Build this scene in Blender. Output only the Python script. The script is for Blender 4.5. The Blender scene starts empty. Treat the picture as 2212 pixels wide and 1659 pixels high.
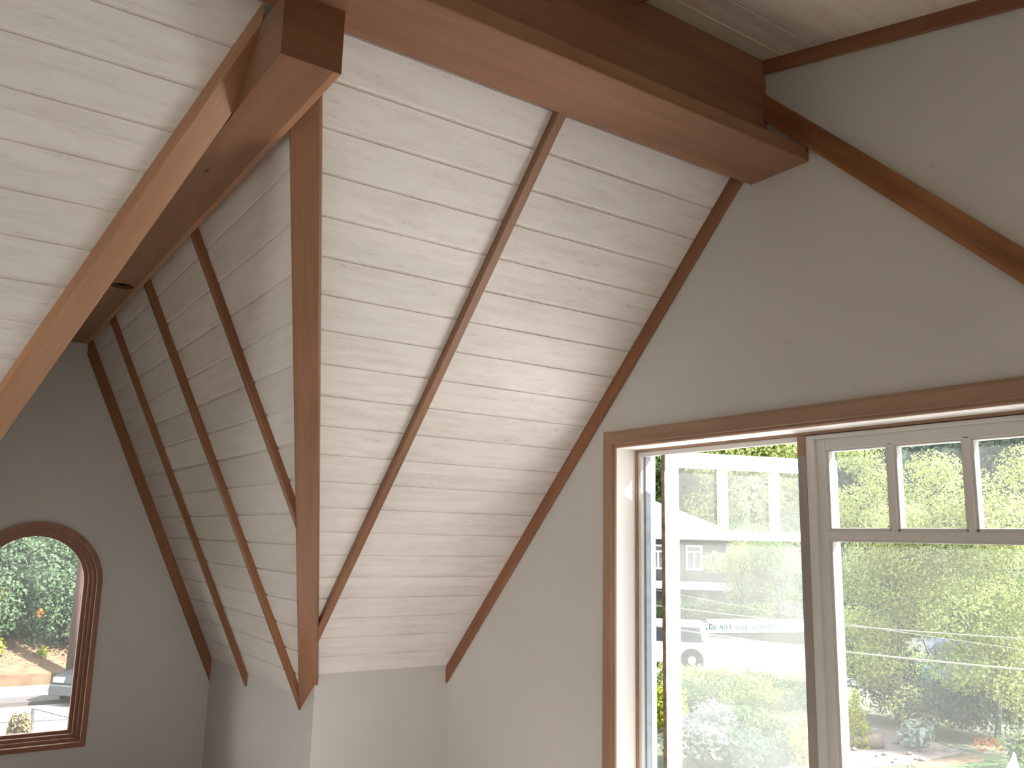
import bpy, bmesh, math, random
import numpy as np
from mathutils import Vector, Matrix
R_ = math.radians
sc = bpy.context.scene
C = sc.collection
rnd = random.Random(7)

# ------------------------------------------------------------------ camera
S, H = 2.4, 1.55                       # metres per plan unit, eye height above the floor
YAW, PITCH, ROLL, FPX = R_(55.652823), R_(10.32046838), R_(1.32591845), 1836.1038
fw = np.array([math.cos(YAW)*math.cos(PITCH), math.sin(YAW)*math.cos(PITCH), math.sin(PITCH)])
rt = np.array([math.sin(YAW), -math.cos(YAW), 0.0]); up = np.cross(rt, fw)
rt2 = rt*math.cos(ROLL) + up*math.sin(ROLL); up2 = -rt*math.sin(ROLL) + up*math.cos(ROLL)
cam = bpy.data.cameras.new('camera'); camo = bpy.data.objects.new('camera', cam); C.objects.link(camo)
cam.sensor_fit = 'HORIZONTAL'; cam.sensor_width = 36.0; cam.lens = 36.0*FPX/2212.0
cam.clip_start = 0.02; cam.clip_end = 500
camo.matrix_world = Matrix(((rt2[0], up2[0], -fw[0], 0), (rt2[1], up2[1], -fw[1], 0), (rt2[2], up2[2], -fw[2], H), (0, 0, 0, 1)))
sc.camera = camo

def ray(px, py):
    return rt2*((px-1106.0)/FPX) - up2*((py-829.5)/FPX) + fw
def at(px, py, dist):                  # point at a horizontal distance in metres
    d = ray(px, py); d = d*dist/math.hypot(d[0], d[1]); return Vector((d[0], d[1], d[2]+H))
GZ = -3.05                             # street level
def gr_at(px, py, z=GZ):               # where the sight line meets level z
    d = ray(px, py); d = d*(z-H)/d[2]; return Vector((d[0], d[1], z))

# ------------------------------------------------------------------ light and exposure
w = bpy.data.worlds.new('sky'); sc.world = w; w.use_nodes = True
nt = w.node_tree; bg = nt.nodes['Background']
tc = nt.nodes.new('ShaderNodeTexCoord'); sx = nt.nodes.new('ShaderNodeSeparateXYZ'); rp = nt.nodes.new('ShaderNodeValToRGB')
nt.links.new(tc.outputs['Generated'], sx.inputs[0]); nt.links.new(sx.outputs['Z'], rp.inputs[0]); nt.links.new(rp.outputs[0], bg.inputs[0])
rp.color_ramp.elements[0].position = 0.0; rp.color_ramp.elements[0].color = (1.0, 0.97, 0.93, 1)
rp.color_ramp.elements[1].position = 0.7; rp.color_ramp.elements[1].color = (0.86, 0.93, 1.0, 1)
bg.inputs[1].default_value = 5.6
sl = bpy.data.lights.new('sun', 'SUN'); so = bpy.data.objects.new('sun', sl); C.objects.link(so)
sl.energy = 40.0; sl.angle = R_(1.5); sl.color = (1.0, 0.965, 0.92)
so.rotation_euler = Vector((-0.46, 0.52, -0.58)).to_track_quat('-Z', 'Y').to_euler()
def portal(name, loc, sx_, sy_, direction):
    l = bpy.data.lights.new(name, 'AREA'); l.shape = 'RECTANGLE'; l.size = sx_; l.size_y = sy_
    l.cycles.is_portal = True
    o = bpy.data.objects.new(name, l); C.objects.link(o); o.location = loc
    o.rotation_euler = Vector(direction).to_track_quat('-Z', 'Z').to_euler()
vs = sc.view_settings
vs.view_transform = 'Standard'; vs.look = 'None'; vs.gamma = 1.0; vs.use_curve_mapping = False; vs.exposure = -0.18
sc.cycles.use_denoising = True
sc.cycles.max_bounces = 10; sc.cycles.diffuse_bounces = 7; sc.cycles.transparent_max_bounces = 24
sc.cycles.sample_clamp_indirect = 6.0
sc.cycles.caustics_reflective = False; sc.cycles.caustics_refractive = False

# ------------------------------------------------------------------ helpers
def P(x, y, z): return Vector((S*x, S*y, S*z+H))        # plan units -> world metres
def tag(o, label=None, cat=None, group=None, kind=None):
    if label: o['label'] = label
    if cat: o['category'] = cat
    if group: o['group'] = group
    if kind: o['kind'] = kind
    return o
def wloc(o):
    v = Vector(o.location)
    while o.parent: o = o.parent; v = v + Vector(o.location)
    return v
def link_mesh(name, me, parent, origin):
    o = bpy.data.objects.new(name, me); C.objects.link(o)
    if parent: o.parent = parent; o.location = origin - wloc(parent)
    else: o.location = origin
    return o
def thing(name, loc, label, cat, group=None):
    o = bpy.data.objects.new(name, None); C.objects.link(o); o.location = loc; o.empty_display_size = 0.1
    return tag(o, label, cat, group)
def structure(name, loc):
    o = bpy.data.objects.new(name, None); C.objects.link(o); o.location = loc; o['kind'] = 'structure'; return o

class MB:
    """collects geometry; build() links it as one mesh object with grain coordinates"""
    def __init__(s, grain=None):
        s.bm = bmesh.new(); s.grain = grain
    def poly(s, pts):
        return s.bm.faces.new([s.bm.verts.new(p) for p in pts])
    def box(s, a, b, bev=0.0):
        x0, y0, z0 = a; x1, y1, z1 = b
        x0, x1 = min(x0, x1), max(x0, x1); y0, y1 = min(y0, y1), max(y0, y1); z0, z1 = min(z0, z1), max(z0, z1)
        return s.hexa([(x0,y0,z0),(x1,y0,z0),(x1,y1,z0),(x0,y1,z0),(x0,y0,z1),(x1,y0,z1),(x1,y1,z1),(x0,y1,z1)], bev)
    def hexa(s, p, bev=0.0):
        v = [s.bm.verts.new(q) for q in p]
        fs = [s.bm.faces.new([v[i] for i in f]) for f in ((0,3,2,1),(4,5,6,7),(0,1,5,4),(1,2,6,5),(2,3,7,6),(3,0,4,7))]
        if bev > 0:
            es = list({e for f in fs for e in f.edges})
            bmesh.ops.bevel(s.bm, geom=es, offset=bev, segments=2, profile=0.6, affect='EDGES')
    def obox(s, o, t, u, n, lt, lu, ln, bev=0.0):          # oriented box from corner o
        s.hexa([o, o+t*lt, o+t*lt+u*lu, o+u*lu, o+n*ln, o+t*lt+n*ln, o+t*lt+u*lu+n*ln, o+u*lu+n*ln], bev)
    def prism(s, pts, vec):
        a = [s.bm.verts.new(p) for p in pts]; b = [s.bm.verts.new(Vector(p)+vec) for p in pts]
        n = len(pts); s.bm.faces.new(a[::-1]); s.bm.faces.new(b)
        for i in range(n): s.bm.faces.new((a[i], a[(i+1) % n], b[(i+1) % n], b[i]))
    def tube(s, pts, r, n=10, cap=True):
        pts = [Vector(p) for p in pts]; rings = []
        rr = r if isinstance(r, (list, tuple)) else [r]*len(pts)
        for i, p in enumerate(pts):
            t = (pts[min(i+1, len(pts)-1)] - pts[max(i-1, 0)]).normalized()
            a = t.cross(Vector((0, 0, 1)));
            if a.length < 1e-3: a = t.cross(Vector((1, 0, 0)))
            a.normalize(); b = t.cross(a)
            rings.append([s.bm.verts.new(p + (a*math.cos(k*2*math.pi/n) + b*math.sin(k*2*math.pi/n))*rr[i]) for k in range(n)])
        for i in range(len(rings)-1):
            for k in range(n):
                s.bm.faces.new((rings[i][k], rings[i][(k+1) % n], rings[i+1][(k+1) % n], rings[i+1][k]))
        if cap: s.bm.faces.new(rings[0][::-1]); s.bm.faces.new(rings[-1])
    def cut(s, co, no):                                    # removes the side the normal points to
        g = s.bm.verts[:] + s.bm.edges[:] + s.bm.faces[:]
        r = bmesh.ops.bisect_plane(s.bm, geom=g, dist=1e-6, plane_co=co, plane_no=no, clear_outer=True)
        es = [e for e in s.bm.edges if e.is_boundary]
        if es:
            try: bmesh.ops.holes_fill(s.bm, edges=es, sides=0)
            except Exception: pass
    def build(s, name, mat, parent=None, origin=None, smooth=False, kind=None, weld=True):
        bm = s.bm
        if weld: bmesh.ops.remove_doubles(bm, verts=bm.verts, dist=1e-6)
        bmesh.ops.recalc_face_normals(bm, faces=bm.faces)
        co = np.array([v.co[:] for v in bm.verts])
        if origin is None:
            lo, hi = co.min(0), co.max(0); origin = Vector(((lo[0]+hi[0])/2, (lo[1]+hi[1])/2, lo[2]))
            if parent: origin = wloc(parent)
        fr = s.grain
        if fr is None: fr = (Vector((0,0,0)), Vector((1,0,0)), Vector((0,1,0)), Vector((0,0,1)))
        base = np.array(fr[0][:]); ax = np.array([fr[1][:], fr[2][:], fr[3][:]])
        g = (co - base) @ ax.T
        for v in bm.verts: v.co -= origin
        me = bpy.data.meshes.new(name); bm.to_mesh(me); bm.free()
        at_ = me.attributes.new('gr', 'FLOAT_VECTOR', 'POINT'); at_.data.foreach_set('vector', g.astype(np.float32).ravel())
        me.materials.append(mat)
        if smooth: me.polygons.foreach_set('use_smooth', [True]*len(me.polygons))
        o = link_mesh(name, me, parent, origin)
        if kind: o['kind'] = kind
        return o

# ------------------------------------------------------------------ materials
def new_mat(name):
    m = bpy.data.materials.new(name); m.use_nodes = True; nt = m.node_tree
    for n in list(nt.nodes): nt.nodes.remove(n)
    out = nt.nodes.new('ShaderNodeOutputMaterial'); return m, nt, out
def nd(nt, typ, ins=None, **props):
    n = nt.nodes.new(typ)
    for k, v in props.items(): setattr(n, k, v)
    for k, v in (ins or {}).items():
        if isinstance(v, tuple) and len(v) == 2 and hasattr(v[0], 'outputs'): nt.links.new(v[0].outputs[v[1]], n.inputs[k])
        elif hasattr(v, 'outputs'): nt.links.new(v.outputs[0], n.inputs[k])
        else: n.inputs[k].default_value = v
    return n
def mixc(nt, fac, a, b, typ='MIX'):
    n = nt.nodes.new('ShaderNodeMix'); n.data_type = 'RGBA'; n.blend_type = typ
    for i, v in ((0, fac), (6, a), (7, b)):
        if isinstance(v, tuple) and len(v) == 2 and hasattr(v[0], 'outputs'): nt.links.new(v[0].outputs[v[1]], n.inputs[i])
        elif hasattr(v, 'outputs'): nt.links.new(v.outputs[0], n.inputs[i])
        else: n.inputs[i].default_value = v
    return (n, 2)
def ramp(nt, src, stops, interp='LINEAR'):
    n = nt.nodes.new('ShaderNodeValToRGB'); cr = n.color_ramp; cr.interpolation = interp
    while len(cr.elements) < len(stops): cr.elements.new(0.5)
    for e, (p, c) in zip(cr.elements, stops):
        e.position = p; e.color = c if len(c) == 4 else (*c, 1)
    if isinstance(src, tuple): nt.links.new(src[0].outputs[src[1]], n.inputs[0])
    else: nt.links.new(src.outputs[0], n.inputs[0])
    return n
def col4(c): return (c[0], c[1], c[2], 1.0)
def plain(name, c, rough=0.6, spec=0.3, metal=0.0, noise=0.0, nscale=8.0):
    m, nt, out = new_mat(name)
    b = nd(nt, 'ShaderNodeBsdfPrincipled', {'Roughness': rough, 'Metallic': metal, 'Specular IOR Level': spec, 'Base Color': col4(c)})
    if noise:
        g = nd(nt, 'ShaderNodeAttribute', attribute_name='gr'); n = nd(nt, 'ShaderNodeTexNoise', {'Vector': (g, 1), 'Scale': nscale, 'Detail': 5.0})
        r = ramp(nt, n, [(0.3, tuple(max(0, x*(1-noise)) for x in c)), (0.7, tuple(min(1, x*(1+noise)) for x in c))])
        nt.links.new(r.outputs[0], b.inputs['Base Color'])
    nt.links.new(b.outputs[0], out.inputs[0]); return m
def wood(name, dark, light, rough=0.42, spec=0.35, streak=1.0, knots=True):
    m, nt, out = new_mat(name)
    g = nd(nt, 'ShaderNodeAttribute', attribute_name='gr')
    oi = nd(nt, 'ShaderNodeObjectInfo')
    off = nd(nt, 'ShaderNodeVectorMath', {0: (g, 1), 1: (oi, 'Location')}, operation='ADD')
    mp = nd(nt, 'ShaderNodeMapping', {'Vector': off, 'Scale': (0.9, 9.0, 9.0)})
    n1 = nd(nt, 'ShaderNodeTexNoise', {'Vector': mp, 'Scale': 1.6, 'Detail': 3.0, 'Distortion': 0.4})
    mp2 = nd(nt, 'ShaderNodeMapping', {'Vector': off, 'Scale': (2.5, 90.0, 90.0)})
    n2 = nd(nt, 'ShaderNodeTexNoise', {'Vector': mp2, 'Scale': 1.8, 'Detail': 4.0, 'Roughness': 0.6})
    mid = tuple((a+b)/2 for a, b in zip(dark, light))
    r1 = ramp(nt, n1, [(0.28, dark), (0.5, mid), (0.74, light)])
    r2 = ramp(nt, n2, [(0.3, (0.87, 0.85, 0.83)), (0.62, (1.05, 1.05, 1.05))])
    c = mixc(nt, 0.75*streak, (r1, 0), (r2, 0), 'MULTIPLY')
    if knots:
        mpk = nd(nt, 'ShaderNodeMapping', {'Vector': off, 'Scale': (1.1, 4.5, 4.5)})
        vo = nd(nt, 'ShaderNodeTexVoronoi', {'Vector': mpk, 'Scale': 1.3})
        rk = ramp(nt, (vo, 'Distance'), [(0.02, (0.25, 0.2, 0.17)), (0.055, (1, 1, 1))])
        c = mixc(nt, 0.8, c, (rk, 0), 'MULTIPLY')
    b = nd(nt, 'ShaderNodeBsdfPrincipled', {'Roughness': rough, 'Specular IOR Level': spec})
    nt.links.new(c[0].outputs[c[1]], b.inputs['Base Color'])
    bp = nd(nt, 'ShaderNodeBump', {'Height': n2, 'Strength': 0.05, 'Distance': 0.002}); nt.links.new(bp.outputs[0], b.inputs['Normal'])
    nt.links.new(b.outputs[0], out.inputs[0]); return m
def whitewash(name, base, shade, stain, pitch, amount=1.0, vary=0.06, spot=0.57):
    """white-washed rough-sawn boards: gr.x runs along the board, gr.y down the slope"""
    m, nt, out = new_mat(name)
    g = nd(nt, 'ShaderNodeAttribute', attribute_name='gr')
    sp = nd(nt, 'ShaderNodeSeparateXYZ', {0: (g, 1)})
    k = nd(nt, 'ShaderNodeMath', {0: (sp, 'Y'), 1: pitch}, operation='DIVIDE'); k = nd(nt, 'ShaderNodeMath', {0: k}, operation='FLOOR')
    wn = nd(nt, 'ShaderNodeTexWhiteNoise', {'W': k}, noise_dimensions='1D')
    sh = nd(nt, 'ShaderNodeVectorMath', {0: (wn, 'Color'), 'Scale': 7.0}, operation='SCALE')
    v = nd(nt, 'ShaderNodeVectorMath', {0: (g, 1), 1: sh}, operation='ADD')
    mp = nd(nt, 'ShaderNodeMapping', {'Vector': v, 'Scale': (3.0, 16.0, 16.0)})
    n1 = nd(nt, 'ShaderNodeTexNoise', {'Vector': mp, 'Scale': 1.5, 'Detail': 6.0, 'Roughness': 0.62})
    mp2 = nd(nt, 'ShaderNodeMapping', {'Vector': v, 'Scale': (14.0, 75.0, 75.0)})
    n2 = nd(nt, 'ShaderNodeTexNoise', {'Vector': mp2, 'Scale': 1.7, 'Detail': 4.0, 'Roughness': 0.7})
    c0 = mixc(nt, (wn, 'Value'), col4(tuple(x*(1-vary) for x in base)), col4(tuple(min(1, x*(1+vary*0.6)) for x in base)))
    f1 = ramp(nt, n1, [(0.44, (0, 0, 0)), (0.68, (1, 1, 1))])
    a1 = nd(nt, 'ShaderNodeMath', {0: f1, 1: 0.6*amount}, operation='MULTIPLY')
    c1 = mixc(nt, a1, c0, col4(shade))
    f2 = ramp(nt, n2, [(spot, (0, 0, 0)), (spot+0.1, (1, 1, 1))])
    a2 = nd(nt, 'ShaderNodeMath', {0: f2, 1: f1}, operation='MULTIPLY'); a2 = nd(nt, 'ShaderNodeMath', {0: a2, 1: 0.6*amount}, operation='MULTIPLY')
    c2 = mixc(nt, a2, c1, col4(stain))
    mpk = nd(nt, 'ShaderNodeMapping', {'Vector': v, 'Scale': (1.3, 3.4, 3.4)})
    vo = nd(nt, 'ShaderNodeTexVoronoi', {'Vector': mpk, 'Scale': 1.2})
    rk = ramp(nt, (vo, 'Distance'), [(0.0, (0.3,)*3), (0.035, (0.75,)*3), (0.05, (0.1,)*3), (0.09, (0.0,)*3)])
    ak = nd(nt, 'ShaderNodeMath', {0: rk, 1: 0.45*amount}, operation='MULTIPLY')
    c3 = mixc(nt, ak, c2, col4(stain))
    b = nd(nt, 'ShaderNodeBsdfPrincipled', {'Roughness': 0.75, 'Specular IOR Level': 0.2})
    nt.links.new(c3[0].outputs[c3[1]], b.inputs['Base Color'])
    bp = nd(nt, 'ShaderNodeBump', {'Height': n2, 'Strength': 0.25, 'Distance': 0.003}); nt.links.new(bp.outputs[0], b.inputs['Normal'])
    nt.links.new(b.outputs[0], out.inputs[0]); return m
def paint(name, c, rough=0.7, marks=True):
    m, nt, out = new_mat(name)
    g = nd(nt, 'ShaderNodeAttribute', attribute_name='gr')
    n1 = nd(nt, 'ShaderNodeTexNoise', {'Vector': (g, 1), 'Scale': 2.2, 'Detail': 4.0})
    r1 = ramp(nt, n1, [(0.3, tuple(x*0.955 for x in c)), (0.7, c)])
    cc = (r1, 0)
    if marks:
        n3 = nd(nt, 'ShaderNodeTexNoise', {'Vector': (g, 1), 'Scale': 9.0, 'Detail': 2.0})
        r3 = ramp(nt, n3, [(0.745, (1, 1, 1)), (0.79, (0.82, 0.80, 0.78))]); cc = mixc(nt, 0.6, cc, (r3, 0), 'MULTIPLY')
    n2 = nd(nt, 'ShaderNodeTexNoise', {'Vector': (g, 1), 'Scale': 220.0, 'Detail': 2.0})
    b = nd(nt, 'ShaderNodeBsdfPrincipled', {'Roughness': rough, 'Specular IOR Level': 0.25})
    nt.links.new(cc[0].outputs[cc[1]], b.inputs['Base Color'])
    bp = nd(nt, 'ShaderNodeBump', {'Height': n2, 'Strength': 0.06, 'Distance': 0.001}); nt.links.new(bp.outputs[0], b.inputs['Normal'])
    nt.links.new(b.outputs[0], out.inputs[0]); return m
def glare_glass(name, veil, tint=(1, 1, 1)):  # veil mixed into the pane stands in for glare washing out the view
    m, nt, out = new_mat(name)
    g = nd(nt, 'ShaderNodeAttribute', attribute_name='gr')
    n1 = nd(nt, 'ShaderNodeTexNoise', {'Vector': (g, 1), 'Scale': 3.0, 'Detail': 5.0})
    r = ramp(nt, n1, [(0.3, (veil*0.8,)*3), (0.7, (veil*1.2,)*3)])
    t = nd(nt, 'ShaderNodeBsdfTransparent', {'Color': col4(tint)})
    d = nd(nt, 'ShaderNodeBsdfTranslucent', {'Color': (0.95, 0.97, 0.96, 1)}); d2 = nd(nt, 'ShaderNodeBsdfDiffuse', {'Color': (0.9, 0.9, 0.9, 1)})
    dm = nd(nt, 'ShaderNodeMixShader', {0: 0.35, 1: d, 2: d2})
    mx = nd(nt, 'ShaderNodeMixShader', {0: r, 1: t, 2: dm})
    fr = nd(nt, 'ShaderNodeFresnel', {'IOR': 1.14}); gl = nd(nt, 'ShaderNodeBsdfGlossy', {'Roughness': 0.02})
    mx2 = nd(nt, 'ShaderNodeMixShader', {0: fr, 1: mx, 2: gl})
    nt.links.new(mx2.outputs[0], out.inputs[0]); return m
def foliage_mat(name, a, b, trans=0.35):
    m, nt, out = new_mat(name)
    l = nd(nt, 'ShaderNodeAttribute', attribute_name='lv')
    r = ramp(nt, (l, 'Fac'), [(0.0, a), (1.0, b)])
    d = nd(nt, 'ShaderNodeBsdfDiffuse', {'Color': r}); t = nd(nt, 'ShaderNodeBsdfTranslucent', {'Color': r})
    mx = nd(nt, 'ShaderNodeMixShader', {0: trans, 1: d, 2: t}); nt.links.new(mx.outputs[0], out.inputs[0]); return m

FIR_D, FIR_L = (0.215, 0.105, 0.057), (0.305, 0.160, 0.088)
M = {}
M['fir'] = wood('stained_fir', FIR_D, FIR_L)
M['fir_lite'] = wood('fir_lit_board_and_edge', (0.36, 0.185, 0.10), (0.47, 0.255, 0.145), knots=False)  # lighter fir: light painted on one valley board, plus a truly paler beam edge
M['fir_dark'] = wood('stained_fir_trim', (0.20, 0.085, 0.042), (0.32, 0.145, 0.07), knots=False)
M['fir_grain'] = wood('coarse_grained_fir', (0.16, 0.068, 0.03), (0.38, 0.17, 0.07), streak=1.3, knots=False)
M['fir_end'] = wood('beam_end_fir', (0.15, 0.062, 0.03), (0.20, 0.085, 0.04), knots=False)
M['arch'] = wood('arched_casing_fir', (0.20, 0.07, 0.035), (0.30, 0.115, 0.055), knots=False, rough=0.35)
M['edge_lite'] = wood('pale_fir_edge', (0.50, 0.33, 0.23), (0.66, 0.46, 0.34), knots=False, streak=.4)  # paler wood tone for the stepped returns of the arched casing
M['casing'] = wood('window_casing_fir', (0.27, 0.155, 0.098), (0.38, 0.235, 0.155), knots=False)
PITCH1, PITCH3 = 0.0567*S, 0.0575*S
M['boards'] = whitewash('white_washed_boards', (0.82, 0.785, 0.765), (0.67, 0.625, 0.59), (0.42, 0.37, 0.33), PITCH1)
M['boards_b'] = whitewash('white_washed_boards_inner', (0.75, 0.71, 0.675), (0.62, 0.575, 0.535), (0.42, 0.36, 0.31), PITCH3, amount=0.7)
M['boards_d'] = whitewash('thin_washed_boards', (0.72, 0.65, 0.57), (0.62, 0.50, 0.38), (0.45, 0.34, 0.24), PITCH1, amount=0.8, vary=0.16)
M['wall'] = paint('plaster_paint', (0.595, 0.57, 0.545))
M['jamb'] = paint('jamb_paint', (0.84, 0.82, 0.80), marks=False)
M['sash'] = paint('sash_paint', (0.66, 0.635, 0.60), rough=0.45, marks=False)
M['post'] = wood('weathered_post', (0.27, 0.235, 0.21), (0.36, 0.31, 0.28), streak=0.8, knots=False)
M['floor'] = wood('plank_floor', (0.34, 0.315, 0.295), (0.46, 0.43, 0.405), rough=0.5)
M['glass'] = glare_glass('glare_pane', 0.026)
M['glass_c'] = glare_glass('glare_casement_pane', 0.11, (0.97, 1.0, 0.98))
M['glass_a'] = glare_glass('arched_pane', 0.04)
M['seal'] = plain('grey_seal', (0.30, 0.34, 0.40), 0.4, 0.4, noise=0.12, nscale=30)
M['edge'] = plain('weathered_sash_edge', (0.22, 0.17, 0.13), 0.8, noise=0.4, nscale=40)
M['steel'] = plain('zinc_steel', (0.45, 0.45, 0.46), 0.35, 0.5, 0.8)
M['black'] = plain('dark_cavity', (0.02, 0.018, 0.017), 0.8)
M['white'] = plain('white_exterior_paint', (0.86, 0.86, 0.85), 0.5)

# ------------------------------------------------------------------ roof geometry (plan units)
XR, YL, XC, YC, XB = 1.0, 2.4185, 0.692, 1.6876, 0.277
ZE, M1 = -0.279, 1.022                      # eave level and slope of the main roof
Z3, M3 = -0.333, 2.2                        # eave level and slope of the steep wing
XW, YD = -1.5, -1.2                         # far gable and dormer front, behind the viewer
FZ = -H/S                                   # floor
def z1(y): return ZE + M1*(YC-y)
def z3(x): return Z3 + M3*(XC-x)
def z5(x): return Z3 + M3*(XC-(2*XB-x))
def z2(y): return 0.7205 + 0.235*(y-0.70)
C1, C3 = math.hypot(1, M1), math.hypot(1, M3)

def clip(poly, axis, lo, hi):
    for sgn, lim in ((1, lo), (-1, -hi)):
        outp = []
        for i in range(len(poly)):
            a, b = poly[i], poly[(i+1) % len(poly)]
            fa, fb = sgn*a[axis]-lim, sgn*b[axis]-lim
            if fa >= 0: outp.append(a)
            if (fa >= 0) != (fb >= 0):
                t = fa/(fa-fb); outp.append((a[0]+t*(b[0]-a[0]), a[1]+t*(b[1]-a[1])))
        poly = outp
        if len(poly) < 3: return []
    return poly
def boards(name, poly, axis, joint0, pitch, frame, mat, gap=0.0042, depth=0.0024):
    """poly in plan (x, y); joints run along the other axis; frame = (3D point fn, inward normal, factor plan->slope, t, h)"""
    pt, nrm, fac, t, h, o = frame
    mb = MB(grain=(o, t, h, nrm))
    lo = min(p[axis] for p in poly)*fac; hi = max(p[axis] for p in poly)*fac
    k = math.floor((lo-joint0)/pitch)-1
    prof = []
    while joint0 + k*pitch < hi + pitch:
        j = joint0 + k*pitch
        prof += [(j-gap/2-0.0022, 0.0), (j-gap/2, 0.0011), (j-gap/2+0.0002, depth), (j+gap/2-0.0002, depth), (j+gap/2, 0.0)]
        k += 1
    for (s0, d0), (s1, d1) in zip(prof, prof[1:]):
        q = clip(poly, axis, s0/fac, s1/fac)
        if len(q) < 3: continue
        vs_ = []
        for p in q:
            f = (p[axis]*fac-s0)/(s1-s0); d = d0+(d1-d0)*f
            vs_.append(pt(*p) - nrm*(d*S))
        try: mb.poly(vs_)
        except ValueError: pass
    o_ = mb.build(name, mat, kind='structure')
    return o_
X3, Y3, Z3v = Vector((1,0,0)), Vector((0,1,0)), Vector((0,0,1))
n1 = Vector((0, -M1, -1)).normalized(); h1 = Vector((0, 1, -M1)).normalized()
n3 = Vector((-M3, 0, -1)).normalized(); h3 = Vector((1, 0, -M3)).normalized()
n5 = Vector((M3, 0, -1)).normalized(); h5 = Vector((-1, 0, -M3)).normalized()
n2 = Vector((0, 0.235, -1)).normalized(); h2 = Vector((0, 1, 0.235)).normalized()
O1, O3, O5, O2 = P(0, 0, z1(0)), P(0, 0, z3(0)), P(0, 0, z5(0)), P(0, 0, z2(0))
f1 = (lambda x, y: P(x, y, z1(y)), n1, C1, X3, h1, O1 - h1*0.0)
f3 = (lambda x, y: P(x, y, z3(x)), n3, C3, Y3, h3, O3)
f5 = (lambda x, y: P(x, y, z5(x)), n5, C3, Y3, h5, O5)
f2 = (lambda x, y: P(x, y, z2(y)), n2, math.hypot(1, .235), X3, h2, O2)
def xval(y):                               # valley line in plan
    z = z1(y); return XC-(z-Z3)/M3
YV0 = 0.847
J0 = 1.2785; J3 = 0.8085
boards('ceiling', [(xval(0.835), 0.835), (1.0, 0.835), (1.0, YC), (xval(YC), YC)], 1, J0, 0.0567, f1, M['boards'])
boards('ceiling', [(XW, 0.835), (2*XB-xval(0.835), 0.835), (2*XB-xval(YC), YC), (XW, YC)], 1, J0, 0.0567, f1, M['boards'])
boards('ceiling', [(XB, YV0), (XC, 1.7404), (XC, YL), (XB, YL)], 0, J3, 0.0575, f3, M['boards_b'])
boards('ceiling', [(XB, YV0), (XB, YL), (2*XB-XC, YL), (2*XB-XC, 1.7404)], 0, -J3, 0.0575, f5, M['boards_b'])
boards('ceiling', [(XW, YD), (1.0, YD), (1.0, 0.79), (XW, 0.79)], 1, 0.031, 0.0567, f2, M['boards_d'], gap=0.0026, depth=0.0012)

# roof deck above the boards, with the rake overhanging the gable
T = 0.075
OV = 1.16
def deck(poly, fn, nrm):
    m_ = MB(); pts = [fn(*p) - nrm*(0.012*S) for p in poly]; m_.prism(pts, -nrm*(T*S)); return m_
SOF = plain('cedar_soffit', (0.42, 0.20, 0.085), 0.6, noise=0.25, nscale=20)
deck([(xval(.80), .80), (OV, .80), (OV, YC+.10), (xval(YC+.10), YC+.10)], f1[0], n1).build('roof', SOF, kind='structure')
deck([(XW-.1, .80), (2*XB-xval(.80), .80), (2*XB-xval(YC+.10), YC+.10), (XW-.1, YC+.10)], f1[0], n1).build('roof', SOF, kind='structure')
deck([(XB, YV0+.19), (XC+.02, 1.93), (XC+.02, YL+.1), (XB, YL+.1)], f3[0], n3).build('roof', SOF, kind='structure')
deck([(XB, YV0+.19), (XB, YL+.1), (2*XB-XC-.02, YL+.1), (2*XB-XC-.02, 1.93)], f5[0], n5).build('roof', SOF, kind='structure')
deck([(XW-.1, YD-.15), (1.0, YD-.15), (1.0, .84), (XW-.1, .84)], f2[0], n2).build('roof', SOF, kind='structure')

# ------------------------------------------------------------------ walls and floor
WT = 0.075                                  # wall thickness
WIN = dict(y0=0.403, y1=1.131, z0=-0.42, z1=0.1625)
def gable(xa, xb, name, WIN=WIN):
    mb = MB(grain=(P(xa, 0, 0), Y3, Z3v, X3))
    def quad(y0, y1, za0, za1, zb0, zb1):   # between y0..y1, bottom za(y), top zb(y)
        a = [P(xa, y0, za0), P(xa, y1, za1), P(xa, y1, zb1), P(xa, y0, zb0)]
        mb.prism(a, Vector((S*(xb-xa), 0, 0)))
    top = lambda y: z2(y) if y <= .785 else z1(y)
    quad(YD, WIN['y0'], FZ, FZ, z2(YD), z2(WIN['y0']))
    quad(WIN['y0'], .785, WIN['z1'], WIN['z1'], z2(WIN['y0']), z2(.785))
    quad(.785, .86, WIN['z1'], WIN['z1'], z2(.785), z1(.86))
    quad(.86, WIN['y1'], WIN['z1'], WIN['z1'], z1(.86), z1(WIN['y1']))
    quad(WIN['y0'], WIN['y1'], FZ, FZ, WIN['z0'], WIN['z0'])
    quad(WIN['y1'], YC, FZ, FZ, z1(WIN['y1']), z1(YC))
    return mb.build(name, M['wall'], kind='structure')
gable(1.0, 1.0+WT, 'wall_right')
WL = dict(y0=0.34, y1=1.05, z0=-0.62, z1=0.33)
gable(XW, XW-WT, 'wall_left', WL)
mb = MB(grain=(P(0, YC, 0), X3, Z3v, Y3)); mb.box(P(XC+WT, YC, FZ), P(1.0, YC+WT, z1(YC)+.02))
mb.box(P(XC, YC, FZ), P(XC+WT, YC+WT, ZE+.02)); mb.build('wall_corner', M['wall'], kind='structure')
mb = MB(grain=(P(0, YC, 0), X3, Z3v, Y3)); mb.box(P(XW, YC, FZ), P(2*XB-XC, YC+WT, z1(YC)+.02)); mb.build('wall_front', M['wall'], kind='structure')
mb = MB(grain=(P(XC, 0, 0), Y3, Z3v, X3)); mb.box(P(XC, YC+WT, FZ), P(XC+WT, YL, Z3+.03)); mb.build('wall_wing', M['wall'], kind='structure')
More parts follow.
